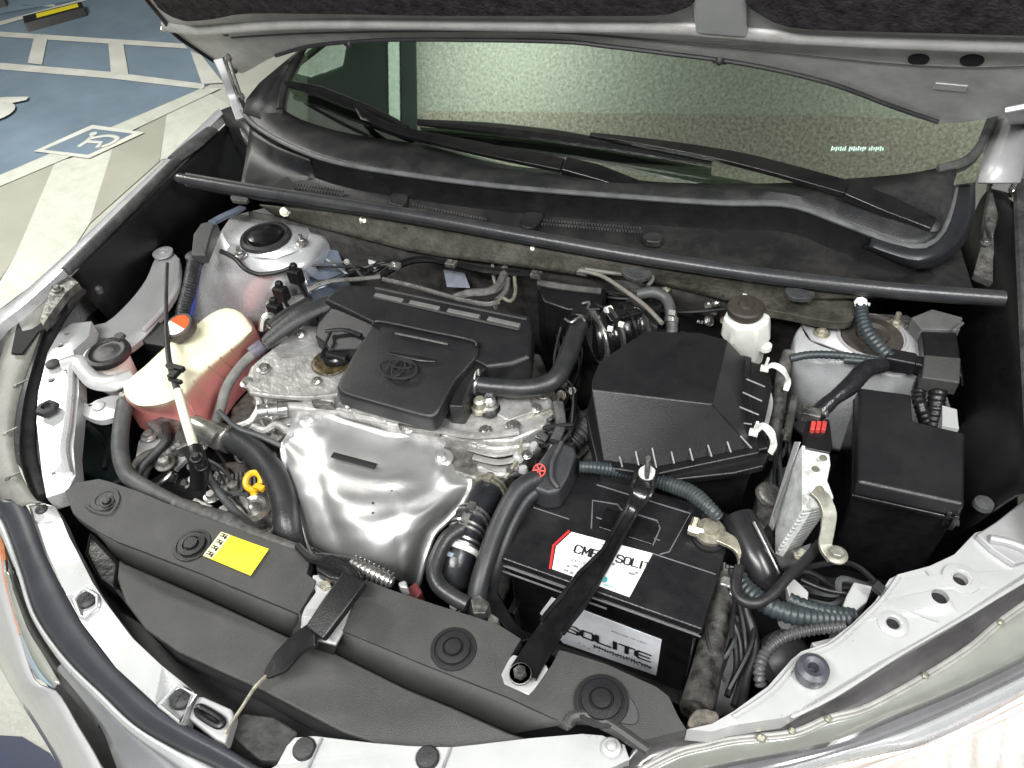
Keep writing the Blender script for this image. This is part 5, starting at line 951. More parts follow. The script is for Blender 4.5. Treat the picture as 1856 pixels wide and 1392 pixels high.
hose('lower_loom', 'grey taped cable bundle along the rear edge of the radiator cover', 'wiring loom', [(318, 912, .885), (360, 928, .888), (410, 945, .888), (450, 968, .886), (500, 985, .885), (545, 1000, .885)], [.009, .011, .013, .012, .010, .008], M('dusty loom tape', (.09, .09, .087), .6, 0, 80, .4, .6, 120, dust=.3))
hose('thin_cable', 'thin black cable hanging over the alternator', 'cable', [(368, 840, .87), (388, 880, .85), (420, 920, .84), (452, 950, .86)], .006, hosG)
hose('thin_cable', 'thin grey cable crossing below the heater hose to the engine', 'cable', [(396, 745, .9), (430, 775, .89), (470, 790, .88), (510, 808, .87)], .004, hosG)
hose('thin_cable', 'slim curved cable dropping from the dipstick to the tensioner', 'cable', [(300, 770, .86), (300, 800, .86), (255, 850, .84), (250, 880, .83)], .007, rubber)
# thick hose with clamps between shield and battery
rh = thing('thermostat_hose', 'thick black coolant hose with spring clamps between heat shield and battery', 'hose', (850, 980, .7))
hpth = [(892, 880, .865), (876, 908, .868), (856, 942, .868), (840, 980, .862), (826, 1020, .852), (815, 1062, .83)]
mb = MB(); mb.tube(hpth, [.022, .023, .022, .024, .026, .026], 18); build('hose_body', mb, M('wet looking rubber', (.02, .021, .026), .28, 0, 30, .2, .3, 120), rh)
HP = [W(p) for p in hpth]
for i, (a_, f, m_) in enumerate(((0, .25, zinc), (1, .9, steel), (2, .5, steel), (3, .1, steel))):
    p = HP[a_].lerp(HP[a_+1], f); ax = (HP[a_+1]-HP[a_]).normalized(); mb = MB(); r = .0245+(i > 2)*.001
    mb.lathe(p, [(r, -.005), (r+.001, -.005), (r+.001, -.002), (r, -.002)], 22, ax); mb.lathe(p, [(r, .002), (r+.001, .002), (r+.001, .005), (r, .005)], 22, ax); mb.box(p+EZ*(r+.002), EX*.005, ax*.006, EZ*.003); build('spring_clamp', mb, m_, rh)
mb = MB(); mb.lathe(HP[3].lerp(HP[4], .4), [(.0275, -.004), (.0285, -.003), (.0285, .003), (.0275, .004)], 20, (HP[4]-HP[3]).normalized()); build('white_band', mb, whitepl, rh)
mb = MB(); mb.box(HP[4]+EZ*.026-EX*.008, EX*.010, EY*.008, EZ*.0008); build('hose_mark', mb, M('blue grey print', (.3, .36, .42), .5), rh)
hose('bypass_hose', 'curved dark hose looping beside the clamped coolant hose', 'hose', [(836, 958, .89), (812, 975, .89), (795, 1004, .885), (786, 1036, .88), (796, 1062, .875), (822, 1082, .872), (848, 1096, .87)], .0105, hsm)
mb = MB(); mb.prism([(852, 1086), (868, 1076), (888, 1092), (880, 1112), (858, 1112)], .88, .84); mb.prism([(890, 1110), (905, 1120), (900, 1136), (880, 1130)], .885, .84); single('cable_plug', 'pair of small grey plugs beside the battery front corner', 'plug', mb, castd, bevel=.002)
mb = MB(); mb.prism([(880, 1060), (900, 1068), (930, 1120), (960, 1160), (935, 1165), (900, 1120), (872, 1100)], .83, .7); single('support_bracket', 'dark bracket in the gap at the battery front left corner', 'bracket', mb, plastD, bevel=.003)
# dipstick and oil dipstick ring
ds = thing('transmission_dipstick', 'long thin dipstick, black above and cream below, standing before the coolant tank', 'dipstick', (330, 800, .8))
mb = MB(); mb.tube([(303, 478, .955), (301, 560, .955), (306, 650, .955), (322, 708, .948)], [.0035, .0035, .0045, .0055], 8); build('upper_rod', mb, rubber, ds)
mb = MB(); mb.tube([(322, 708, .948), (336, 760, .935), (352, 812, .925)], .0072, 10); build('tube_sleeve', mb, cream, ds)
mb = MB(); mb.box((318, 666, .962), EX*.016, EY*.004, EZ*.004); mb.box((318, 676, .958), EX*.006, EY*.012, EZ*.004); mb.box((318, 690, .955), EX*.012, EY*.003, EZ*.003); build('tube_clip', mb, plastD, ds, bevel=.001)
mb = MB(); mb.tube([(352, 812, .925), (358, 832, .92), (362, 850, .90), (360, 880, .87)], [.011, .013, .014, .012], 10); mb.bolt((356, 830, .93), .006); mb.bolt((366, 845, .92), .006); build('joint_block', mb, plastD, ds)
dr = thing('oil_dipstick_handle', 'yellow plastic ring handle of the oil dipstick', 'dipstick', (460, 890, .84))
mb = MB(); c = W((459, 872, .865)); ax = (EZ*.8-EY*.5).normalized(); x_ = EX; y_ = ax.cross(x_)
mb.tube([c+x_*math.cos(i*math.pi/10)*.0125+y_*math.sin(i*math.pi/10)*.0125 for i in range(21)], .0048, 8, 0); build('ring', mb, yelpl, dr)
mb = MB(); mb.tube([(455, 882, .86), (462, 896, .85)], .006, 8, 0); mb.box((470, 884, .865), EX*.008, EY*.004, EZ*.003); build('stem', mb, yelpl, dr)
# left: coolant tank
ct = thing('coolant_tank', 'cream translucent coolant tank holding pink coolant', 'coolant tank', (350, 680, .8))
TT = [(223, 700, .925), (262, 664, .925), (305, 624, .925), (336, 602, .925), (359, 586, .925), (383, 568, .925), (410, 558, .925), (436, 566, .925), (452, 586, .922), (455, 600, .92), (418, 632, .918), (377, 664, .918), (350, 690, .918), (333, 714, .918), (300, 730, .918), (262, 736, .918), (238, 728, .92)]
BB = [(228, 726, .87), (262, 674, .85), (305, 634, .85), (336, 612, .85), (359, 596, .85), (383, 578, .85), (410, 570, .85), (445, 572, .85), (466, 600, .86), (468, 618, .86), (445, 655, .855), (412, 690, .85), (385, 728, .845), (362, 765, .84), (326, 766, .84), (280, 752, .85), (244, 744, .86)]
t_ = [W(p) for p in cr_spline(TT, 2, True)]; b_ = [W(p) for p in cr_spline(BB, 2, True)]; c = sum(t_, Vector())/len(t_)
mb = MB(); mb.loft([[p+(c-p)*.16+EZ*.004 for p in t_], [p+(c-p)*.06+EZ*.002 for p in t_], t_, [p.lerp(q, .12) for p, q in zip(t_, b_)], [p.lerp(q, .5) for p, q in zip(t_, b_)], b_, [q-EZ*.05 for q in b_]]); build('tank_shell', mb, tankm, ct, angle=70)
for (a_, b2_) in (((377, 664, .918), (412, 690, .852)), ((350, 690, .918), (385, 728, .847)), ((418, 632, .918), (445, 655, .857)), ((436, 616, .919), (458, 636, .857)), ((398, 648, .918), (430, 672, .855)), ((333, 714, .918), (362, 765, .842))):
    mb = MB(); mb.tube([W(a_)+EZ*.001, W(b2_)+EZ*.001-EY*.001], .0012, 6, 0); build('moulded_rib', mb, M('pale rib', (.85, .5, .4), .45), ct)
mb = MB(); mb.lathe((332, 602, .925), [(.02, 0), (.02, .016)], 24); build('neck', mb, cream, ct)
cp = thing('tank_radiator_cap', 'round black radiator cap with orange and white warning face on the coolant tank', 'cap', (332, 600, .941))
ax = (EZ*.95-EY*.22-EX*.1).normalized()
mb = MB(); mb.lathe((332, 600, .942), [(.025, 0), (.0265, .004), (.0265, .013), (.0245, .016), (.0205, .0165), (.0200, .0150)], 36, ax); build('cap_rim', mb, brown, cp)
cf = W((332, 600, .942))+ax*.0162; x_ = ax.cross(EY).normalized(); y_ = ax.cross(x_)
mb = MB(); mb.add([cf]+[cf+x_*math.cos(i*math.pi/12)*.0215+y_*math.sin(i*math.pi/12)*.0215 for i in range(25)], [(0, i+1, i+2) for i in range(24)]); build('cap_face', mb, orange, cp)
mb = MB(); up1 = cf+ax*.0006; mb.add([up1+x_*(math.cos(i*math.pi/12+6.0)*.0205)+y_*(math.sin(i*math.pi/12+6.0)*.0205) for i in range(13)], [tuple(range(13))]); fw = build('cap_warning_patch', mb, paper, cp)
# washer filler
wf = thing('washer_filler_neck', 'wide white washer filler neck with a black ribbed cap in the left rail', 'washer filler', (200, 660, .85))
mb = MB(); mb.lathe((200, 664, .865), [(.02, -.06), (.034, -.03), (.036, .0), (.037, .025), (.034, .03)], 30); build('neck', mb, whitepl, wf)
mb = MB(); mb.lathe((196, 640, .902), [(.036, -.006), (.037, .0), (.036, .004), (.030, .006), (.026, .003), (.02, .003), (.014, .005), (.004, .005)], 36); build('filler_cap', mb, plast, wf)
mb = MB(); mb.lathe((218, 612, .905), [(.01, 0), (.008, .006)], 12); build('cap_hinge', mb, plastG, wf)
mb = MB(); mb.plate([(240, 600), (275, 578), (310, 590), (300, 628), (262, 622)], .862, .06); single('black_box_panel', 'flat black plastic panel behind the washer filler, partly under the dipstick', 'panel', mb, plast, bevel=.004)
mb = MB(); mb.prism([(140, 770), (225, 768), (240, 860), (200, 880), (145, 850)], .70, .5); single('lower_duct', 'dark greenish duct deep below the left rail', 'duct', mb, M('dark green grey plastic', (.02, .032, .034), .4), bevel=.01)
mb = MB(); mb.tube([(160, 770, .76), (190, 800, .76), (205, 840, .76)], .006, 6); mb.tube([(215, 775, .77), (200, 805, .77), (190, 850, .77)], .005, 6); single('lower_wires', 'pair of dark green wires crossing deep below the left rail', 'wires', mb, bluec)
# black wrapped strut tube near tank
vt = thing('vent_tube', 'black wrapped vertical tube with a grey box on top beside the left strut tower', 'tube', (340, 560, .85))
mb = MB(); mb.tube([(352, 478, .955), (344, 520, .945), (334, 560, .935), (330, 584, .93)], .0125, 12, corr=.04, pitch=.006); build('wrapped_tube', mb, M('wrapped tape', (.03, .03, .035), .4, 0, 80, .3, .6, 200), vt)
mb = MB(); mb.tube([(362, 482, .95), (356, 520, .94), (346, 575, .93)], .004, 8); build('blue_tape', mb, M('blue edge tape', (.03, .05, .25), .4), vt)
mb = MB(); mb.lathe((354, 470, .955), [(.015, 0), (.015, .01), (.012, .012)], 14); build('tube_collar', mb, rubber, vt)
mb = MB(); mb.prism([(350, 424, .985), (364, 404, .985), (392, 398, .985), (384, 420, .983), (372, 462, .975), (346, 462, .975)], .98, .955); build('grey_box', mb, plastG, vt, bevel=.003)
mb = MB(); mb.strap([(384, 404, .985), (402, 394, .98), (424, 384, .975), (440, 376, .97)], .008, .003); build('box_arm', mb, M('blue grey painted steel', (.22, .26, .34), .35, .5), vt, bevel=.001)
hose('tower_hose', 'thin black hose curling across the silver left strut tower', 'hose', [(400, 455, .955), (425, 468, .95), (445, 488, .935), (470, 497, .93), (500, 494, .93), (525, 486, .935)], .0042, wire)
for k, (u, v, z, lab) in enumerate(((536, 500, .92, 'black connector at the right flank of the left strut tower'), (510, 532, .90, 'small round black plug below the tower connector'), (500, 562, .895, 'black square connector nearest to the coolant tank'))):
    mb = MB(); mb.box((u, v, z), EX*.012, EY*.009, EZ*.014); mb.lathe(W((u, v-4, z))+EZ*.014, [(.008, 0), (.006, .008)], 10); mb.tube([W((u, v, z))-EZ*.01, W((u, v, z))-EZ*.05+EX*.01], .004, 6, 0); single('connector', lab, 'connector', mb, plastD, 'connectors beside the left strut tower', bevel=.002)
mb = MB(); mb.prism([(480, 545), (520, 535), (560, 530), (555, 560), (500, 600), (475, 592), (478, 565)], .87, .75); single('engine_mount', 'cast aluminium engine mount between left strut tower and valve cover', 'engine mount', mb, castal, bevel=.005)
mb = MB(); mb.tube([(475, 600, .88), (478, 580, .895), (490, 572, .9), (498, 580, .895)], .007, 8); single('mount_pipe', 'short bent metal pipe end beside the coolant tank corner', 'pipe', mb, steel)
# firewall pipes
fp = thing('firewall_pipes', 'bent metal fuel and brake pipes clipped along the firewall', 'pipes', (820, 520, .9))
for pth, r, m_ in (([(560, 525, .945), (600, 510, .95), (650, 506, .95), (690, 502, .95)], .004, steel), ([(694, 506, .955), (760, 522, .955), (830, 542, .955), (880, 552, .955), (905, 548, .955)], .0042, steel), ([(690, 502, .95), (705, 490, .95), (740, 474, .95), (775, 470, .95), (820, 478, .95), (880, 490, .95), (960, 497, .95)], .0065, gloss), ([(824, 540, .945), (850, 532, .95), (880, 530, .95), (900, 522, .95), (912, 502, .95), (915, 488, .945)], .0075, steel), ([(932, 500, .945), (934, 530, .94), (925, 546, .94), (908, 540, .94), (896, 560, .94)], .003, zinc), ([(893, 480, .94), (894, 500, .94), (900, 520, .94)], .003, zinc), ([(975, 512, .93), (1020, 520, .93), (1090, 528, .93)], .006, rubberG), ([(920, 505, .945), (916, 528, .94), (900, 545, .94)], .005, steel)):
    mb = MB(); mb.tube(pth, r, 8); build('pipe', mb, m_, fp)
for u, v in ((716, 482), (818, 478), (972, 498), (1056, 492)):
    mb = MB(); c = W((u, v, .957)); mb.box(c, EX*.009, EY*.007, EZ*.004); mb.lathe(c+EZ*.004, [(.004, 0), (.003, .004)], 8); build('pipe_clip', mb, steel if u < 800 else castd, fp, bevel=.001)
mb = MB(); mb.prism([(972, 516), (1050, 514), (1100, 524), (1090, 560), (1030, 560), (985, 545)], .925, .80); single('firewall_box', 'flat dark box on the firewall behind the breather hose', 'box', mb, plastD, bevel=.004)
hose('brake_cable', 'dull thin cable crossing down over the intake duct from the firewall', 'cable', [(1050, 490, .985), (1090, 500, .985), (1130, 525, .985), (1170, 555, .985), (1200, 586, .985)], .0035, M('dull cable', (.18, .17, .15), .5))
hose('brake_cable', 'thin cable running level below the seal strip to the duct', 'cable', [(1060, 488, .975), (1120, 496, .972), (1180, 500, .97), (1174, 518, .965)], .0035, M('dull cable', (.18, .17, .15), .5))
mb = MB(); mb.plate([(1115, 498), (1160, 502), (1176, 510), (1170, 520), (1130, 524), (1112, 512)], .95, .01); mb.bolt((1154, 530, .955), .006); single('cable_bracket', 'dull metal cable bracket above the intake duct', 'bracket', mb, castd, bevel=.002)
mb = MB(); mb.prism([(1225, 560), (1300, 565), (1312, 600), (1300, 620), (1230, 600)], .87, .7); sb_ = single('brake_servo', 'black housing with a small stamped mark behind the air filter', 'housing', mb, plastD, bevel=.004)
text('RSY', W((1262, 585, .885)), EX, EY, .010, whitepl, sb_)
mb = MB(); mb.lathe((1301, 548, .915), [(.012, 0), (.014, .006), (.010, .01), (.010, .018), (.005, .02)], 12, (EZ-EX*.6).normalized()); mb.lathe((1283, 548, .915), [(.006, 0), (.005, .008)], 8); mb.tube([(1290, 552, .915), (1278, 556, .91)], .005, 6, 0); single('brake_fitting', 'bright metal fitting beside the brake reservoir', 'fitting', mb, steel)
# brake fluid reservoir
br = thing('brake_fluid_reservoir', 'white brake fluid reservoir with a brown black screw cap', 'reservoir', (1350, 610, .88))
mb = MB(); t_ = [W(p) for p in ((1311, 573, .955), (1322, 552, .955), (1350, 545, .955), (1382, 548, .955), (1397, 562, .955), (1394, 582, .955), (1372, 594, .955), (1330, 594, .955))]; m2 = [W(p) for p in ((1305, 606, .925), (1314, 590, .925), (1345, 580, .925), (1380, 582, .925), (1397, 592, .925), (1396, 616, .92), (1372, 634, .918), (1325, 622, .92))]; lo = [W(p)-EZ*.0 for p in ((1320, 630, .90), (1330, 610, .90), (1350, 605, .90), (1376, 610, .90), (1388, 620, .90), (1386, 634, .895), (1372, 645, .895), (1345, 640, .895))]
mb.loft([t_, m2, lo, [p-EZ*.03 for p in lo]]); build('tank', mb, whitepl, br, bevel=.005, seg=3)
mb = MB(); mb.lathe((1350, 567, .957), [(.026, 0), (.0275, .004), (.0275, .012), (.025, .015), (.012, .016), (.010, .020), (.004, .021)], 36); build('screw_cap', mb, brown, br)
mb = MB(); mb.lathe((1386, 632, .905), [(.010, 0), (.010, .008), (.004, .012)], 14); build('outlet', mb, whitepl, br)
mb = MB(); mb.box((1362, 540, .96), EX*.014, EY*.005, EZ*.002); build('cap_tab', mb, cream, br)
# ================================================================== FUSE BOX SIDE
fb = thing('fuse_box', 'big matt black fuse box with a stepped lid on the right side of the bay', 'fuse box', (1640, 880, .75))
mb = MB(); t_ = [W(p) for p in ((1558, 702, .955), (1652, 714, .955), (1655, 762, .957), (1749, 784, .957), (1747, 914, .955), (1556, 872, .955))]; c = sum(t_, Vector())/6
mb.loft([t_, [p+(p-c)*.02-EZ*.006 for p in t_], [p+(p-c)*.03-EZ*.024 for p in t_]]); build('lid', mb, plast, fb, bevel=.004, seg=3)
mb = MB(); b6 = [c+(p-c)*1.04-EZ*.0245 for p in t_]; mb.loft([b6, [p-EZ*.008 for p in b6]]); build('lid_rim', mb, gloss, fb, bevel=.002)
mb = MB(); b6 = [c+(p-c)*1.0-EZ*.033 for p in t_]; mb.loft([b6, [c+(p-c)*.95-EZ*.2 for p in t_]]); build('box_base', mb, gloss, fb, bevel=.004)
for u, v in ((1715, 938), (1728, 946)):
    mb = MB(); mb.box((u, v, .925), EX*.003, EY*.003, EZ*.014); build('latch', mb, gloss, fb, bevel=.001)
mb = MB(); mb.box((1719, 944, .915), EX*.012, EY*.003, EZ*.002); build('latch', mb, plastG, fb)
rl = thing('relay_connector', 'black relay block with a flat grey face above the fuse box', 'relay', (1710, 650, .9))
mb = MB(); mb.prism([(1670, 598), (1735, 602), (1742, 650), (1732, 655), (1676, 648)], .955, .90); build('block', mb, plastD, rl, bevel=.003)
mb = MB(); mb.prism([(1676, 642, .965), (1742, 648, .965), (1740, 694, .955), (1671, 684, .955)], .96, .93); build('face', mb, plastG, rl, bevel=.002)
for k, (pa, lab) in enumerate((([(1672, 690, .93), (1664, 715, .925), (1670, 740, .92), (1680, 770, .90)], 'black corrugated cable at the left under the grey relay'), ([(1712, 692, .93), (1700, 712, .93), (1696, 740, .92), (1692, 775, .90)], 'thicker black corrugated cable at the right under the grey relay'))):
    hose('relay_cable', lab, 'cable', pa, .0115 if k else .009, plastD, 'cables below the relay', corr=.06)
mb = MB(); mb.prism([(1708, 735), (1734, 742), (1738, 778), (1708, 772)], .93, .9); single('silver_patch', 'small bright painted panel behind the relay cables', 'panel', mb, whitep)
hose('corrugated_loom', 'blue grey corrugated tube dropping from the seal strip onto the right tower', 'conduit', [(1560, 530, .975), (1561, 565, .97), (1570, 598, .965), (1590, 625, .96), (1614, 650, .955)], .0095, bluec, corr=.07)
hose('corrugated_loom', 'slim blue grey conduit running level across the right strut tower', 'conduit', [(1432, 650, .95), (1470, 643, .955), (1530, 645, .955), (1600, 656, .95)], .006, bluec, corr=.05)
hose('corrugated_loom', 'second slim conduit below the level one on the right tower', 'conduit', [(1530, 652, .95), (1560, 655, .952), (1600, 662, .95)], .006, bluec)
hose('taped_loom', 'glossy black taped loom running diagonally down to the red connector', 'wiring loom', [(1604, 662, .955), (1570, 670, .958), (1540, 700, .955), (1512, 722, .95), (1488, 744, .94), (1470, 765, .93)], [.010, .013, .013, .010, .012, .008], M('shiny black tape', (.018, .018, .022), .25, 0, 60, .2, .6, 90))
mb = MB(); mb.box((1630, 655, .952), EX*.02, EY*.012, EZ*.012); mb.box((1655, 660, .945), EX*.015, EY*.010, EZ*.01); single('loom_junction', 'dark junction block where the conduits meet on the right tower', 'junction', mb, plast, bevel=.003)
mb = MB(); mb.prism([(1652, 575), (1690, 560), (1745, 575), (1740, 598), (1670, 596)], .96, .92); mb.tube([(1728, 600, .965), (1745, 585, .965)], .003, 6, 0); single('rear_corner_bracket', 'mid grey bracket in the rear right corner under the seal end', 'bracket', mb, M('grey bracket', (.12, .12, .12), .5), bevel=.003)
mb = MB(); mb.prism([(1625, 590), (1660, 570), (1668, 620), (1640, 640)], .93, .88); single('rusty_mount', 'brownish mount beside the right strut tower cap', 'mount', mb, M('rusty brown', (.12, .085, .065), .7, .2, 60, .4, .6, 150), bevel=.004)
# engine control unit
ecu = thing('engine_control_unit', 'pale aluminium control unit box standing on edge with cooling fins', 'control unit', (1455, 920, .75))
mb = MB(); f4 = [W((1454, 806, .955)), W((1454, 925, .925)), W((1404, 1005, .86)), W((1405, 930, .88)), W((1438, 830, .93))]; mb.wprism(f4, (EX*-.9+EZ*.1)*.012); build('side_plate', mb, fins, ecu, bevel=.001)
mb = MB(); mb.wprism([W((1440, 800, .955)), W((1452, 800, .957)), W((1400, 935, .90)), W((1404, 955, .885)), W((1395, 945, .88))], EZ*.01); build('edge_bracket', mb, silverD, ecu, bevel=.001)
mb = MB(); mb.wprism([W(p) for p in ((1456, 812, .955), (1504, 822, .955), (1506, 842, .952), (1500, 870, .945), (1512, 900, .935), (1500, 928, .925), (1480, 925, .925), (1456, 925, .925))], EZ*.012); build('front_plate', mb, fins, ecu, bevel=.002)
mb = MB()
for k in range(12):
    t = k/11; a = W((1456-46*t, 930+72*t, .922-.06*t)); b_ = W((1496-42*t, 922+60*t, .925-.06*t)); mb.strap([a, b_], .0013, .006, EZ, 0)
build('fin', mb, fins, ecu, kind='stuff')
mb = MB(); mb.wprism([W((1454, 926, .915)), W((1498, 920, .918)), W((1452, 985, .855)), W((1405, 1004, .855))], EZ*.01); build('finned_base', mb, castd, ecu)
mb = MB(); mb.wprism([W((1405, 1008, .85)), W((1450, 992, .85)), W((1470, 985, .84)), W((1425, 1036, .80)), W((1412, 1034, .80))], EZ*.01); build('foot', mb, silverD, ecu)
mb = MB(); mb.strap([(1474, 888, .955), (1492, 905, .95), (1502, 930, .94), (1500, 960, .925), (1496, 990, .91), (1512, 1008, .905)], [.008, .009, .009, .008, .008, .012], .003); mb.bolt((1516, 1006, .908), .0085); build('support_arm', mb, M('zinc plated', (.42, .41, .35), .4, .6, 60, .2), ecu, bevel=.001)
for p in ((1478, 850, .958), (1486, 886, .955), (1492, 830, .958)):
    mb = MB(); mb.lathe(p, [(.005, 0), (.004, .002)], 12); build('plate_screw', mb, zinc, ecu)
rcn = thing('red_connector', 'black wiring connector with red inserts above the control unit', 'connector', (1488, 785, .93))
mb = MB(); mb.prism([(1462, 762), (1504, 758), (1510, 806), (1506, 822), (1458, 812)], .955, .925); build('shell', mb, plastD, rcn, bevel=.003)
for k in range(3):
    mb = MB(); mb.box((1473+k*10, 774, .958), EX*.0028, EY*.008, EZ*.004); build('red_insert', mb, redpl, rcn, bevel=.001)
mb = MB(); mb.box((1470, 752, .95), EX*.012, EY*.008, EZ*.008); mb.tube([(1462, 735, .93), (1480, 745, .94), (1500, 750, .945)], .005, 6); build('grey_collar', mb, castd, rcn, bevel=.002)
# lower right: pipes, looms and wires
pi = thing('inlet_pipe', 'thick glossy black pipe leaning beside the battery, below the metal clamp', 'pipe', (1370, 1020, .8))
mb = MB(); mb.tube([(1338, 940, .885), (1358, 985, .88), (1378, 1030, .87), (1402, 1090, .84)], .0235, 20, 4); build('pipe_body', mb, M('satin pipe plastic', (.014, .014, .016), .28, 0, 30, .1), pi)
mb = MB(); mb.tube([(1366, 946, .91), (1388, 990, .90), (1412, 1040, .88)], .002, 6, 0); build('mould_line', mb, steel, pi)
hose('corrugated_loom', 'large blue grey corrugated conduit sweeping right under the black pipe', 'conduit', [(1338, 1048, .88), (1352, 1068, .88), (1390, 1096, .885), (1430, 1112, .885), (1480, 1120, .88), (1535, 1122, .87)], .0115, bluec, corr=.06)
hose('corrugated_loom', 'second blue grey conduit joining the large one near the right rail', 'conduit', [(1430, 1086, .885), (1470, 1102, .885), (1510, 1110, .88), (1545, 1114, .87)], .008, bluec, corr=.06)
hose('corrugated_loom', 'bluish corrugated conduit arching from terminal cover behind the battery', 'conduit', [(1050, 846, .915), (1085, 848, .912), (1150, 858, .898), (1200, 874, .90), (1250, 892, .908), (1285, 920, .91), (1302, 938, .90)], [.008, .0085, .009, .0095, .0105, .0105, .008], bluec, corr=.06, pitch=.005)
hose('cable_loop', 'black cable looping below the black pipe and up to the control unit', 'cable', [(1340, 1028, .90), (1334, 1060, .90), (1340, 1084, .90), (1368, 1094, .90), (1400, 1078, .90), (1430, 1044, .90), (1465, 1010, .89), (1486, 985, .88)], .0065, wire)
hose('ribbed_cable', 'slim ribbed cable curling round the lower right hollow', 'cable', [(1530, 1136, .885), (1470, 1142, .885), (1420, 1156, .885), (1388, 1182, .88), (1376, 1216, .88), (1380, 1244, .87)], .0062, M('ribbed sleeve', (.07, .07, .072), .4), corr=.12, pitch=.006)
for k, (pa, r) in enumerate((([(1318, 1025, .87), (1325, 1080, .85), (1330, 1150, .83), (1335, 1210, .82), (1318, 1262, .82)], .004), ([(1312, 1020, .87), (1316, 1090, .85), (1340, 1160, .83), (1345, 1220, .82), (1340, 1275, .82)], .0035), ([(1325, 1030, .88), (1345, 1120, .84), (1352, 1180, .82), (1342, 1240, .82), (1330, 1280, .82)], .0045), ([(1340, 1040, .87), (1352, 1100, .85), (1368, 1170, .83), (1352, 1230, .82), (1345, 1290, .82)], .006))):
    hose('thin_cable', ['thin black wire nearest the battery right side', 'second thin wire from the battery right side, crossing the pale panel', 'third wire beside the battery, in the middle of the bunch', 'thickest outer wire of the bunch beside the battery'][k], 'cable', pa, r, wire, 'wires beside the battery')
mb = MB(); mb.prism([(1290, 1080), (1330, 1060), (1365, 1140), (1372, 1190), (1330, 1290), (1270, 1310), (1250, 1292), (1280, 1200)], .76, .6); single('inner_apron', 'pale painted inner apron panel behind the wires right of the battery', 'panel', mb, silverD, bevel=.004)
mb = MB(); mb.tube([(1316, 1040, .86), (1306, 1100, .85), (1292, 1160, .84), (1280, 1220, .84), (1262, 1290, .85)], [.012, .015, .016, .018, .020], 10); single('grimy_loom', 'thick grimy taped loom down the right side of the battery', 'wiring loom', mb, M('grimy tape', (.06, .057, .052), .6, .1, 60, .6, 1., 110, dust=.25))
mb = MB(); mb.plate([(1245, 1312), (1262, 1285), (1300, 1290), (1300, 1310), (1262, 1322)], .885, .02, sm=2); single('dirty_bracket', 'dirty grey foot bracket where the grimy loom ends', 'bracket', mb, M('dusty brown metal', (.2, .18, .15), .7, .2, 60, .4, .6, 120), bevel=.003)
mb = MB(); mb.box((1318, 1050, .86), EX*.008, EY*.016, EZ*.01); mb.box((1328, 1074, .855), EX*.010, EY*.010, EZ*.01); single('ground_block', 'whitish crusted ground connector beside the battery corner', 'connector', mb, castal, bevel=.003)
for P, lab in (([(1424, 1056), (1440, 1048), (1466, 1072), (1464, 1100), (1444, 1096), (1430, 1080)], 'small white plastic bracket left in the dark gap above the conduit'), ([(1548, 1054), (1582, 1062), (1572, 1090), (1545, 1112), (1526, 1102), (1534, 1080)], 'white painted tab against the right rail above the conduit')):
    mb = MB(); mb.prism(P, .875, .80); single('white_bracket', lab, 'bracket', mb, whitep, 'white brackets in the lower right gap', bevel=.002)
mb = MB(); mb.prism([(1450, 1040), (1560, 1050), (1600, 1060), (1560, 1110), (1480, 1100), (1440, 1070)], .82, .6); mb.tube([(1450, 1050, .86), (1500, 1070, .86), (1560, 1078, .86)], .004, 6); mb.box((1470, 1098, .875), EX*.02, EY*.005, EZ*.004); single('horn_bracket', 'black bracketry in the gap between fuse box and right rail', 'bracket', mb, plastD, bevel=.002)
mb = MB(); mb.lathe((1415, 1200, .80), [(.035, 0), (.035, .02), (.02, .03), (.005, .03)], 28, (EZ+EX*.5).normalized()); single('horn', 'round dark horn in the hollow inside the curled ribbed cable', 'horn', mb, M('horn black', (.05, .048, .05), .35))
mb = MB(); mb.plate([(1470, 1164), (1520, 1152), (1535, 1146), (1540, 1154), (1500, 1170), (1476, 1172)], .875, .012); single('rail_tab', 'greyish folded tab above the right rail bumper', 'tab', mb, silverD, bevel=.002)
# control-side filler: dull shapes between air box and fuse box
mb = MB(); mb.prism([(1400, 850), (1440, 840), (1430, 900), (1385, 960), (1370, 940), (1375, 880)], .80, .6); mb.lathe((1390, 900, .86), [(.02, 0), (.018, .012), (.006, .014)], 16, (EZ+EX*.4).normalized()); single('aircon_fitting', 'dull grey fitting between air filter box and control unit', 'fitting', mb, castd, bevel=.004)
mb = MB(); mb.tube([(1430, 640, .90), (1418, 680, .89), (1412, 730, .88), (1405, 780, .87), (1398, 830, .86)], .010, 10); mb.tube([(1440, 720, .88), (1430, 770, .88), (1425, 800, .87)], .006, 8); single('aircon_pipe', 'dark pipe running down between air filter box and right tower', 'pipe', mb, castd)
for k in range(14):
    pass
# flat ceiling pieces, invented for the tones mirrored in the windscreen
beam = [CE(1500, 215), CE(770, 205), CE(770, 330), CE(1850, 380), CE(1850, 230)]
mb = MB(); mb.loft([[Vector((p.x, p.y, 2.72)) for p in beam], [Vector((p.x, p.y, 2.749)) for p in beam]]); struct(build('mirrored_tan_piece', mb, stucco2))
dk = [CE(300, 60), CE(742, 40), CE(742, 260), CE(400, 260)]
mb = MB(); mb.loft([[Vector((p.x, p.y, 2.70)) for p in dk], [Vector((p.x, p.y, 2.748)) for p in dk]]); struct(build('mirrored_dark_piece', mb, M('dark ceiling piece', (.03, .045, .04), .6)))
pt = [CE(545, 90), CE(640, 80), CE(632, 128), CE(575, 148), CE(545, 140)]
mb = MB(); mb.loft([[Vector((p.x, p.y, 2.69)) for p in pt], [Vector((p.x, p.y, 2.699)) for p in pt]]); struct(build('mirrored_pale_piece', mb, M('pale panel', (.8, .95, .85), .6)))

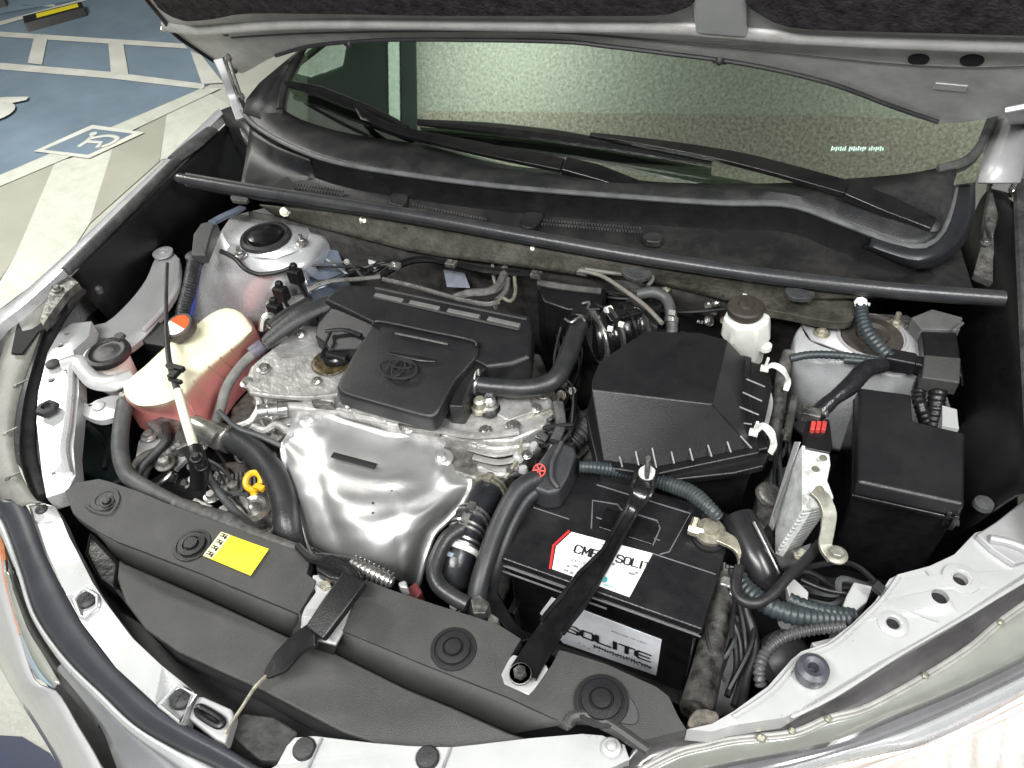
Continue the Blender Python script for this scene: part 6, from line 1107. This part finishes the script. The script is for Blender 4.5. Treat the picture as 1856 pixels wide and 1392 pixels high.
for (x0, x1, m_, z_) in ((716, 734, M('pale panel', (.8, .95, .85), .6), 2.68), (738, 764, M('dark ceiling piece', (.03, .045, .04), .6), 2.685)):
    st_ = [CE(x0, 30), CE(x1, 30), CE(x1+3, 262), CE(x0+3, 262)]
    mb = MB(); mb.loft([[Vector((p.x, p.y, z_)) for p in st_], [Vector((p.x, p.y, z_+.01)) for p in st_]]); struct(build('mirrored_strip', mb, m_))  # added pale and dark strips, placed for their reflection in the glass

for P_, z_, m_ in (([(640, 742), (700, 752), (700, 760), (640, 750)], .902, castal), ([(720, 762), (800, 772), (798, 784), (722, 772)], .902, castd), ([(900, 715), (960, 716), (970, 745), (920, 762), (895, 748)], .900, castal), ([(560, 715), (600, 722), (606, 735), (566, 732)], .903, castd)):
    mb = MB(); mb.plate(P_, z_, .012); build('raised_pad', mb, m_, eng, bevel=.003, seg=3)
mb = MB(); mb.tube([(452, 700, .9), (470, 730, .893), (455, 762, .885), (430, 772, .88)], .005, 8); mb.tube([(520, 780, .878), (500, 770, .88), (480, 780, .875), (455, 770, .875)], .006, 8); build('cast_channel', mb, castal, eng)
hr_ = thing('engine_harness', 'tangle of thin black and grey engine wires with small clips round the engine', 'wiring', (600, 800, .75))
rs = random.Random(11)
def wires(n, u0, v0, u1, v1, z, sp, m_, rad=.0022):
    for k in range(n):
        a = (u0+rs.uniform(-sp, sp), v0+rs.uniform(-sp, sp), z+rs.uniform(-.02, .02)); b_ = (u1+rs.uniform(-sp, sp), v1+rs.uniform(-sp, sp), z+rs.uniform(-.02, .02))
        m1 = (a[0]*.6+b_[0]*.4+rs.uniform(-sp, sp)*1.5, a[1]*.6+b_[1]*.4+rs.uniform(-sp, sp)*1.5, z+rs.uniform(-.03, .03)); m2 = (a[0]*.3+b_[0]*.7+rs.uniform(-sp, sp)*1.5, a[1]*.3+b_[1]*.7+rs.uniform(-sp, sp)*1.5, z+rs.uniform(-.03, .03))
        mb = MB(); mb.tube([a, m1, m2, b_], rad*rs.uniform(.7, 1.5), 6); build('wire', mb, m_ if k % 3 else hosG, hr_)
wires(7, 1030, 600, 1020, 800, .86, 22, wire); wires(6, 960, 800, 1040, 760, .87, 22, wire); wires(6, 300, 790, 440, 900, .80, 30, wire); wires(5, 900, 880, 960, 850, .85, 20, wire)
wires(6, 1000, 520, 1300, 560, .90, 18, wire); wires(6, 1400, 700, 1420, 960, .84, 18, wire, .003); wires(5, 560, 500, 700, 470, .9, 18, wire); wires(5, 1330, 1040, 1300, 1230, .84, 22, wire); wires(5, 1440, 1060, 1600, 1060, .84, 25, wire, .003)
wires(6, 560, 1000, 700, 1050, .86, 14, wire); wires(4, 1650, 580, 1740, 690, .92, 14, wire); wires(4, 400, 790, 520, 880, .83, 20, wire, .003)
for k in range(46):
    u, v, z = rs.choice(((1030, 720, .87), (975, 810, .88), (330, 860, .80), (420, 850, .80), (930, 870, .86), (1410, 760, .87), (1420, 1000, .84), (600, 470, .93), (1180, 520, .94), (860, 1100, .84), (1340, 1100, .82), (470, 960, .8), (1300, 560, .9)))
    u += rs.uniform(-34, 34); v += rs.uniform(-28, 28); t_ = rs.random(); mb = MB(); ax = (EZ+EX*rs.uniform(-1, 1)+EY*rs.uniform(-1, 0)).normalized(); w_ = rs.uniform(.004, .008)
    if t_ < .5: mb.bolt((u, v, z), w_*.8, ax); build('clip_bolt', mb, rs.choice((steel, zinc, castd)), hr_)
    else: x_ = ax.cross(EY).normalized(); mb.box((u, v, z), x_*w_*1.4, ax.cross(x_)*w_, ax*w_*.8); build('wire_clip', mb, rs.choice((plastD, rubberG, castd, plastG)), hr_, bevel=.001)
# hose end clamps
for nm, p0, p1, r_ in (('coolant hose', (400, 790, .871), (425, 800, .872), .0205), ('tank outlet hose', (236, 718, .888), (226, 738, .889), .0135), ('duct end', (1216, 590, .95), (1217, 575, .957), .010)):
    a, b_ = W(p0), W(p1); ax = (b_-a).normalized(); mb = MB(); mb.lathe(a.lerp(b_, .6), [(r_, -.004), (r_+.0012, -.004), (r_+.0012, .004), (r_, .004)], 20, ax); mb.box(a.lerp(b_, .6)+EZ*(r_+.003), EX*.005, ax*.004, EZ*.003)
    single('hose_clip', 'metal spring clip at the end of the '+nm, 'hose clip', mb, steel)
